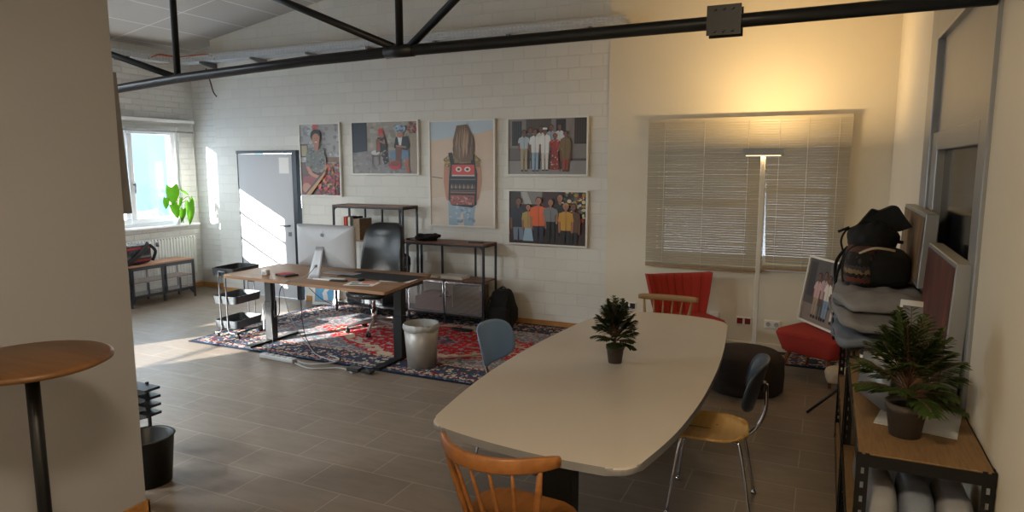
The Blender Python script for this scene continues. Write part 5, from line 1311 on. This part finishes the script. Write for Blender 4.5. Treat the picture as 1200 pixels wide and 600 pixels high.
# black hooded bag on top with a raised flap
hb_ = thing('black_rain_cover', 'crumpled black bag with raised pointed flap on the patterned backpack', 'bag', (.27, 4.52, ZR + .455), 0)
def prismY(bm, pts, y0, y1):
    a = [bm.verts.new((x, y0, z)) for x, z in pts]; b = [bm.verts.new((x, y1, z)) for x, z in pts]; n = len(pts)
    bm.faces.new(a); bm.faces.new(b[::-1])
    for i in range(n): f = bm.faces.new((a[i], b[i], b[(i + 1) % n], a[(i + 1) % n])); f.smooth = True
bm = nb(); blob(bm, (-.015, 0, .06), (.125, .16, .10), .8, .8, .03, 9, 3, nu=40, nv=24); obj('bag_body', bm, 'black_cloth', hb_)
bm = nb(); pts = [(-.13, .08), (-.08, .15), (-.035, .215), (.0, .205), (.06, .235), (.085, .232), (.125, .17), (.155, .125), (.10, .105), (.05, .085), (.09, .05), (.06, .0), (-.10, .0)]
prismY(bm, round_poly([(x * 1.12 + .01, z * 1.1) for x, z in pts], .012, 3), -.05, .05)
for v in bm.verts:
    v.co.y += .03 * noise.noise(v.co * 12); v.co.z += .006 * noise.noise(v.co * 20 + V((3, 1, 2)))
obj('flap', bm, 'black_cloth', hb_)
bm = nb(); tube(bm, smooth_path([(.05, -.02, .055), (.10, -.03, .052), (.145, -.03, .045)]), .010, 8); tube(bm, smooth_path([(-.13, -.02, .12), (-.16, -.03, .10), (-.18, -.03, .04), (-.16, -.02, -.06), (-.19, -.02, -.16)]), .006, 6); tube(bm, [(-.20, -.03, .095), (-.14, -.03, .125)], .008, 6); obj('strap', bm, 'black_cloth', hb_)
# cards leaning on bags
t_ = thing('card_holder', 'clear standing holder with printed cards on the grey bags', 'card holder', (.40, 3.70, ZR), -.30)
bm = nb(); sheet(bm, lambda u, v: ((u - .5) * .13, -.02 + .09 * v, .29 * v), 2, 2, .003); obj('front_card', bm, 'paper', t_)
bm = nb(); sheet(bm, lambda u, v: ((u - .5) * .12 + .06, .04 + .05 * v, .25 * v), 2, 2, .003); obj('back_card', bm, 'tan_book', t_)
bm = nb(); box(bm, -.05, .05, -.026, -.024, .16, .27, mat=Matrix.Rotation(-.30, 4, 'X')); obj('printed_area', bm, 'paper_text', t_)
# wire basket under bags edge
bm = nb()
for z in (.905, .875, .845): tube(bm, [(.17, 3.79, z), (.50, 3.79, z)], .003, 6)
for x in (.17, .25, .33, .41, .50): tube(bm, [(x, 3.79, .845), (x, 3.79, .945)], .003, 6)
tag(obj('wire_grid', bm, 'black_metal'), 'black wire grid at the front of the far rack', 'wire grid')
# items on the near rack top
t_ = thing('pen_cup', 'white paper cup with dark rim on the near rack', 'cup', (.215, 3.42, ZR))
bm = nb(); lathe(bm, [(0, 0), (.030, 0), (.040, .10), (.036, .10), (.027, .006), (0, .006)], (0, 0, 0), 24); obj('cup_body', bm, 'white_plastic', t_)
bm = nb(); lathe(bm, [(.041, .088), (.042, .10), (.036, .10), (.0, .085)], (0, 0, 0), 24); obj('dark_lid', bm, 'dark_book', t_)
t_ = thing('tablet_stand', 'folded silver card frame standing on the near rack behind palm', 'frame', (.245, 3.02, ZR), .35)
bm = nb(); sheet(bm, lambda u, v: (-.04 + .02 * v, (u - .5) * .26, .17 * v), 2, 2, .006); obj('front_panel', bm, 'silver_frame', t_)
bm = nb(); sheet(bm, lambda u, v: (.06 - .07 * v, (u - .5) * .26, .17 * v), 2, 2, .004); obj('rear_panel', bm, 'glass_cup', t_)
bm = nb(); box(bm, -.13, .13, -.15, .15, 0, .003)
tag(obj('paper_folder', bm, 'glass_cup', loc=(.36, 2.86, ZR), rot=(0, 0, -.2)), 'grey paper folder lying beneath the palm pot', 'folder')
t_ = thing('postcard_rack', 'small rack of pale postcards behind the palm', 'postcards', (.29, 3.40, ZR), .2)
for i in range(4):
    bm = nb(); box(bm, -.05, .05, -.001, .001, 0, .10, mat=Matrix.Translation((i * .012, i * .02, 0)) @ Matrix.Rotation(-.25, 4, 'X')); obj('card', bm, ['paper', 'cream_book', 'paper_orange', 'paper'][i], t_)
# canvases leaning on right wall
def canvas(y0, y1, z0, z1, m_, label, lean=.03):
    t_ = thing('leaning_canvas', label, 'picture', (XR - .02, (y0 + y1) / 2, z0)); t_.rotation_euler = (0, .04, 0)
    h = (y1 - y0) / 2; H = z1 - z0; bm = nb(); box(bm, -.065, -.005, -h, h, 0, H, .003); obj('canvas_frame', bm, 'silver_frame', t_)
    bm = nb(); box(bm, -.068, -.0655, -h + .02, h - .02, .02, H - .02); obj('painting', bm, m_, t_)
canvas(3.98, 5.02, 1.265, 1.65, 'canvas_brown', 'brown abstract canvas with pale edges leaning on the right wall')
canvas(3.05, 3.86, .975, 1.52, 'canvas_red', 'dark red abstract canvas leaning nearest on the right wall')
# folding tripod stool with beige cushion
t_ = thing('folding_stool', 'small folding stool with beige seat and black legs beside the rack', 'stool', (.17, 5.50, 0))
bm = nb(); blob(bm, (0, -.02, .33), (.11, .11, .06), .6, .7, .015, 8, 3); obj('seat', bm, 'beige_fabric', t_)
for th in (PI * 1.02, -.9, 1.3):
    bm = nb(); tube(bm, [(-.10 * math.cos(th), -.10 * math.sin(th), .33), (.22 * math.cos(th), .22 * math.sin(th), .008)], .010, 8); obj('leg', bm, 'black_metal', t_)

# ------------------------------------------------------------------ outside
bm = nb(); box(bm, -60, XL - .35, -30, 60, -3.2, -3.0); box(bm, -60, 20, 8.2, 60, -3.2, -3.0)
gbm = nb(); box(gbm, -10.2, 6, -8.3, -8, -3, 5.2)  # out-of-view wall added to keep direct sun out from behind
struct('sun_blocker_behind', gbm, 'building_pale', label='added unseen wall blocking the sun behind the viewpoint', cat='wall')
gbm = nb(); box(gbm, -4, 4, 9.3, 9.5, -3, 2.85)  # added wall, darkens what lies behind the blinds
struct('blinds_dimming_wall', gbm, 'shade_cloth', label='added grey wall that dims the blinds window from outside', cat='wall')
gbm = nb(); box(gbm, -5, 5, 7.7, 9.5, 2.75, 2.85)  # added slab, cuts off sky light above the blinds
struct('blinds_sky_blocker', gbm, 'dark_steel', label='added dark slab blocking the sky over the blinds window', cat='sky blocker')
o = struct('ground_outside', bm, 'snow', label='pale snowy ground outside', cat='ground')
t_ = thing('neighbour_building', 'pale blue house with gable seen through the casement window', 'building', (-24, 17, -3))
bm = nb(); a = [(-7, 0), (7, 0), (7, 7.5), (0, 9.8), (-7, 7.5)]
vs1 = [bm.verts.new((0, y, z)) for y, z in a]; vs2 = [bm.verts.new((-8, y, z)) for y, z in a]; bm.faces.new(vs1); bm.faces.new(vs2[::-1])
for k in range(5): bm.faces.new((vs1[k], vs2[k], vs2[(k + 1) % 5], vs1[(k + 1) % 5]))
obj('wall', bm, 'building_blue', t_)
bm = nb()
for s in (-1, 1):
    q = [(s * 7.6, 7.3), (0, 9.8), (0, 10.1), (s * 7.6, 7.6)]; A = [bm.verts.new((.4, y, z)) for y, z in q]; B = [bm.verts.new((-8.4, y, z)) for y, z in q]
    bm.faces.new(A); bm.faces.new(B[::-1])
    for k in range(4): bm.faces.new((A[k], B[k], B[(k + 1) % 4], A[(k + 1) % 4]))
obj('roof', bm, 'snow', t_)
for y, z in ((-4, 4.6), (-.5, 4.6), (3, 4.6), (-4, 1.5), (-.5, 1.5), (3, 1.5)):
    bm = nb(); box(bm, .0, .05, y - .8, y + .8, z - .7, z + .7); f = obj('window', bm, 'building_pale', t_)
    bm = nb(); box(bm, .05, .07, y - .7, y + .7, z - .6, z + .6); obj('pane', bm, 'building_dark', f)
for i, (x, y, r) in enumerate(((-15, 10.6, 1.9), (-16, 15.2, 1.9), (-17, 6.2, 1.8))):
    bm = nb(); blob(bm, (0, 0, r * .95), (r, r, r), 1, 1, .35, 1.6, i + 1); o = obj('frosty_bush', bm, 'bush_blue', loc=(x, y, -3))
    tag(o, ['frosty pale bush filling the lower window view', 'frosty pale bush right of the middle one outside', 'frosty pale bush left of the middle one outside'][i], 'bush')

# ------------------------------------------------------------------ lights
def light(name, typ, loc, energy, color, rot=(0, 0, 0), **k):
    l = bpy.data.lights.new(name, typ); l.energy = energy; l.color = color
    for a, b in k.items(): setattr(l, a, b)
    o = bpy.data.objects.new(name, l); COL.objects.link(o); o.location = loc; o.rotation_euler = rot; return o
sd = V((.55, 1.0, -.275)).normalized()
s = light('sun', 'SUN', (-20, -20, 12), 46, (1.0, .95, .88)); s.rotation_euler = sd.to_track_quat('-Z', 'Y').to_euler(); s.data.angle = .009
light('lamp_up_light', 'AREA', (-.545, 6.55, 2.052), 29, (1.0, .68, .31), (PI, 0, 0), shape='RECTANGLE', size=.30, size_y=.08)
light('lamp_down_light', 'AREA', (-.545, 6.55, 1.972), 1.6, (1.0, .70, .34), (0, 0, 0), shape='RECTANGLE', size=.28, size_y=.08)
for a, b, z0, z1 in ops_:
    p = light('window_portal', 'AREA', (XL - .2, (a + b) / 2, (z0 + z1) / 2), 1, (1, 1, 1), (0, -PI / 2, 0), shape='RECTANGLE', size=z1 - z0, size_y=b - a); p.data.cycles.is_portal = True
for x, y, e in ((-.5, .3, 56), (-1.6, -1.7, 26), (-6.9, 1.2, 185), (-5.3, .6, 125)):  # unseen lamps added to brighten the room, warm near, cool at left
    t_ = thing('fill_lamp', {-.5: 'added unseen fill lamp just right of the viewpoint', -1.6: 'added unseen fill lamp near the front wall', -6.9: 'added unseen fill lamp near the window wall', -5.3: 'added unseen fill lamp behind the left partition'}[x], 'fill lamp', (x, y, 3.05))
    bm = nb(); lathe(bm, [(0, .07), (.30, .07), (.32, .04), (.32, 0), (.30, 0), (.30, .03), (0, .03)], (0, 0, 0), 32); obj('lamp_shade', bm, 'white_plastic', t_)
    bm = nb(); tube(bm, [(0, 0, .06), (0, 0, zc(x) - 3.05)], .006, 6); obj('cord', bm, 'white_plastic', t_)
    light('fill_lamp_light', 'AREA', (x, y, 3.04), e, (1.0, .80, .54) if x > -3 else (.88, .96, 1.0), shape='DISK', size=.56)
w = bpy.data.worlds.new('sky'); S.world = w; w.use_nodes = True
nt = w.node_tree; bg = nt.nodes['Background']
tc = nt.nodes.new('ShaderNodeTexCoord'); sx = nt.nodes.new('ShaderNodeSeparateXYZ'); rp = nt.nodes.new('ShaderNodeValToRGB')
nt.links.new(tc.outputs['Generated'], sx.inputs[0]); nt.links.new(sx.outputs[2], rp.inputs[0]); nt.links.new(rp.outputs[0], bg.inputs[0])
rp.color_ramp.elements[0].position = 0; rp.color_ramp.elements[0].color = (.88, .94, 1.0, 1); rp.color_ramp.elements[1].position = .6; rp.color_ramp.elements[1].color = (.60, .80, 1.0, 1)
bg.inputs[1].default_value = 12

# ------------------------------------------------------------------ camera
cam = bpy.data.cameras.new('camera'); co = bpy.data.objects.new('camera', cam); COL.objects.link(co)
cam.sensor_width = 36; cam.lens = 790.6 / 1200 * 36; cam.clip_start = .02; cam.clip_end = 200
yaw, pit = math.radians(24.99), math.radians(7.70)
co.location = (0, 0, 1.9); co.rotation_euler = (PI / 2 - pit, 0, yaw)
S.camera = co
S.view_settings.view_transform = 'Standard'; S.view_settings.look = 'None'; S.view_settings.exposure = 0
S.cycles.max_bounces = 8; S.cycles.diffuse_bounces = 5; S.cycles.transparent_max_bounces = 12
S.cycles.sample_clamp_indirect = 20; S.cycles.caustics_reflective = False; S.cycles.caustics_refractive = False
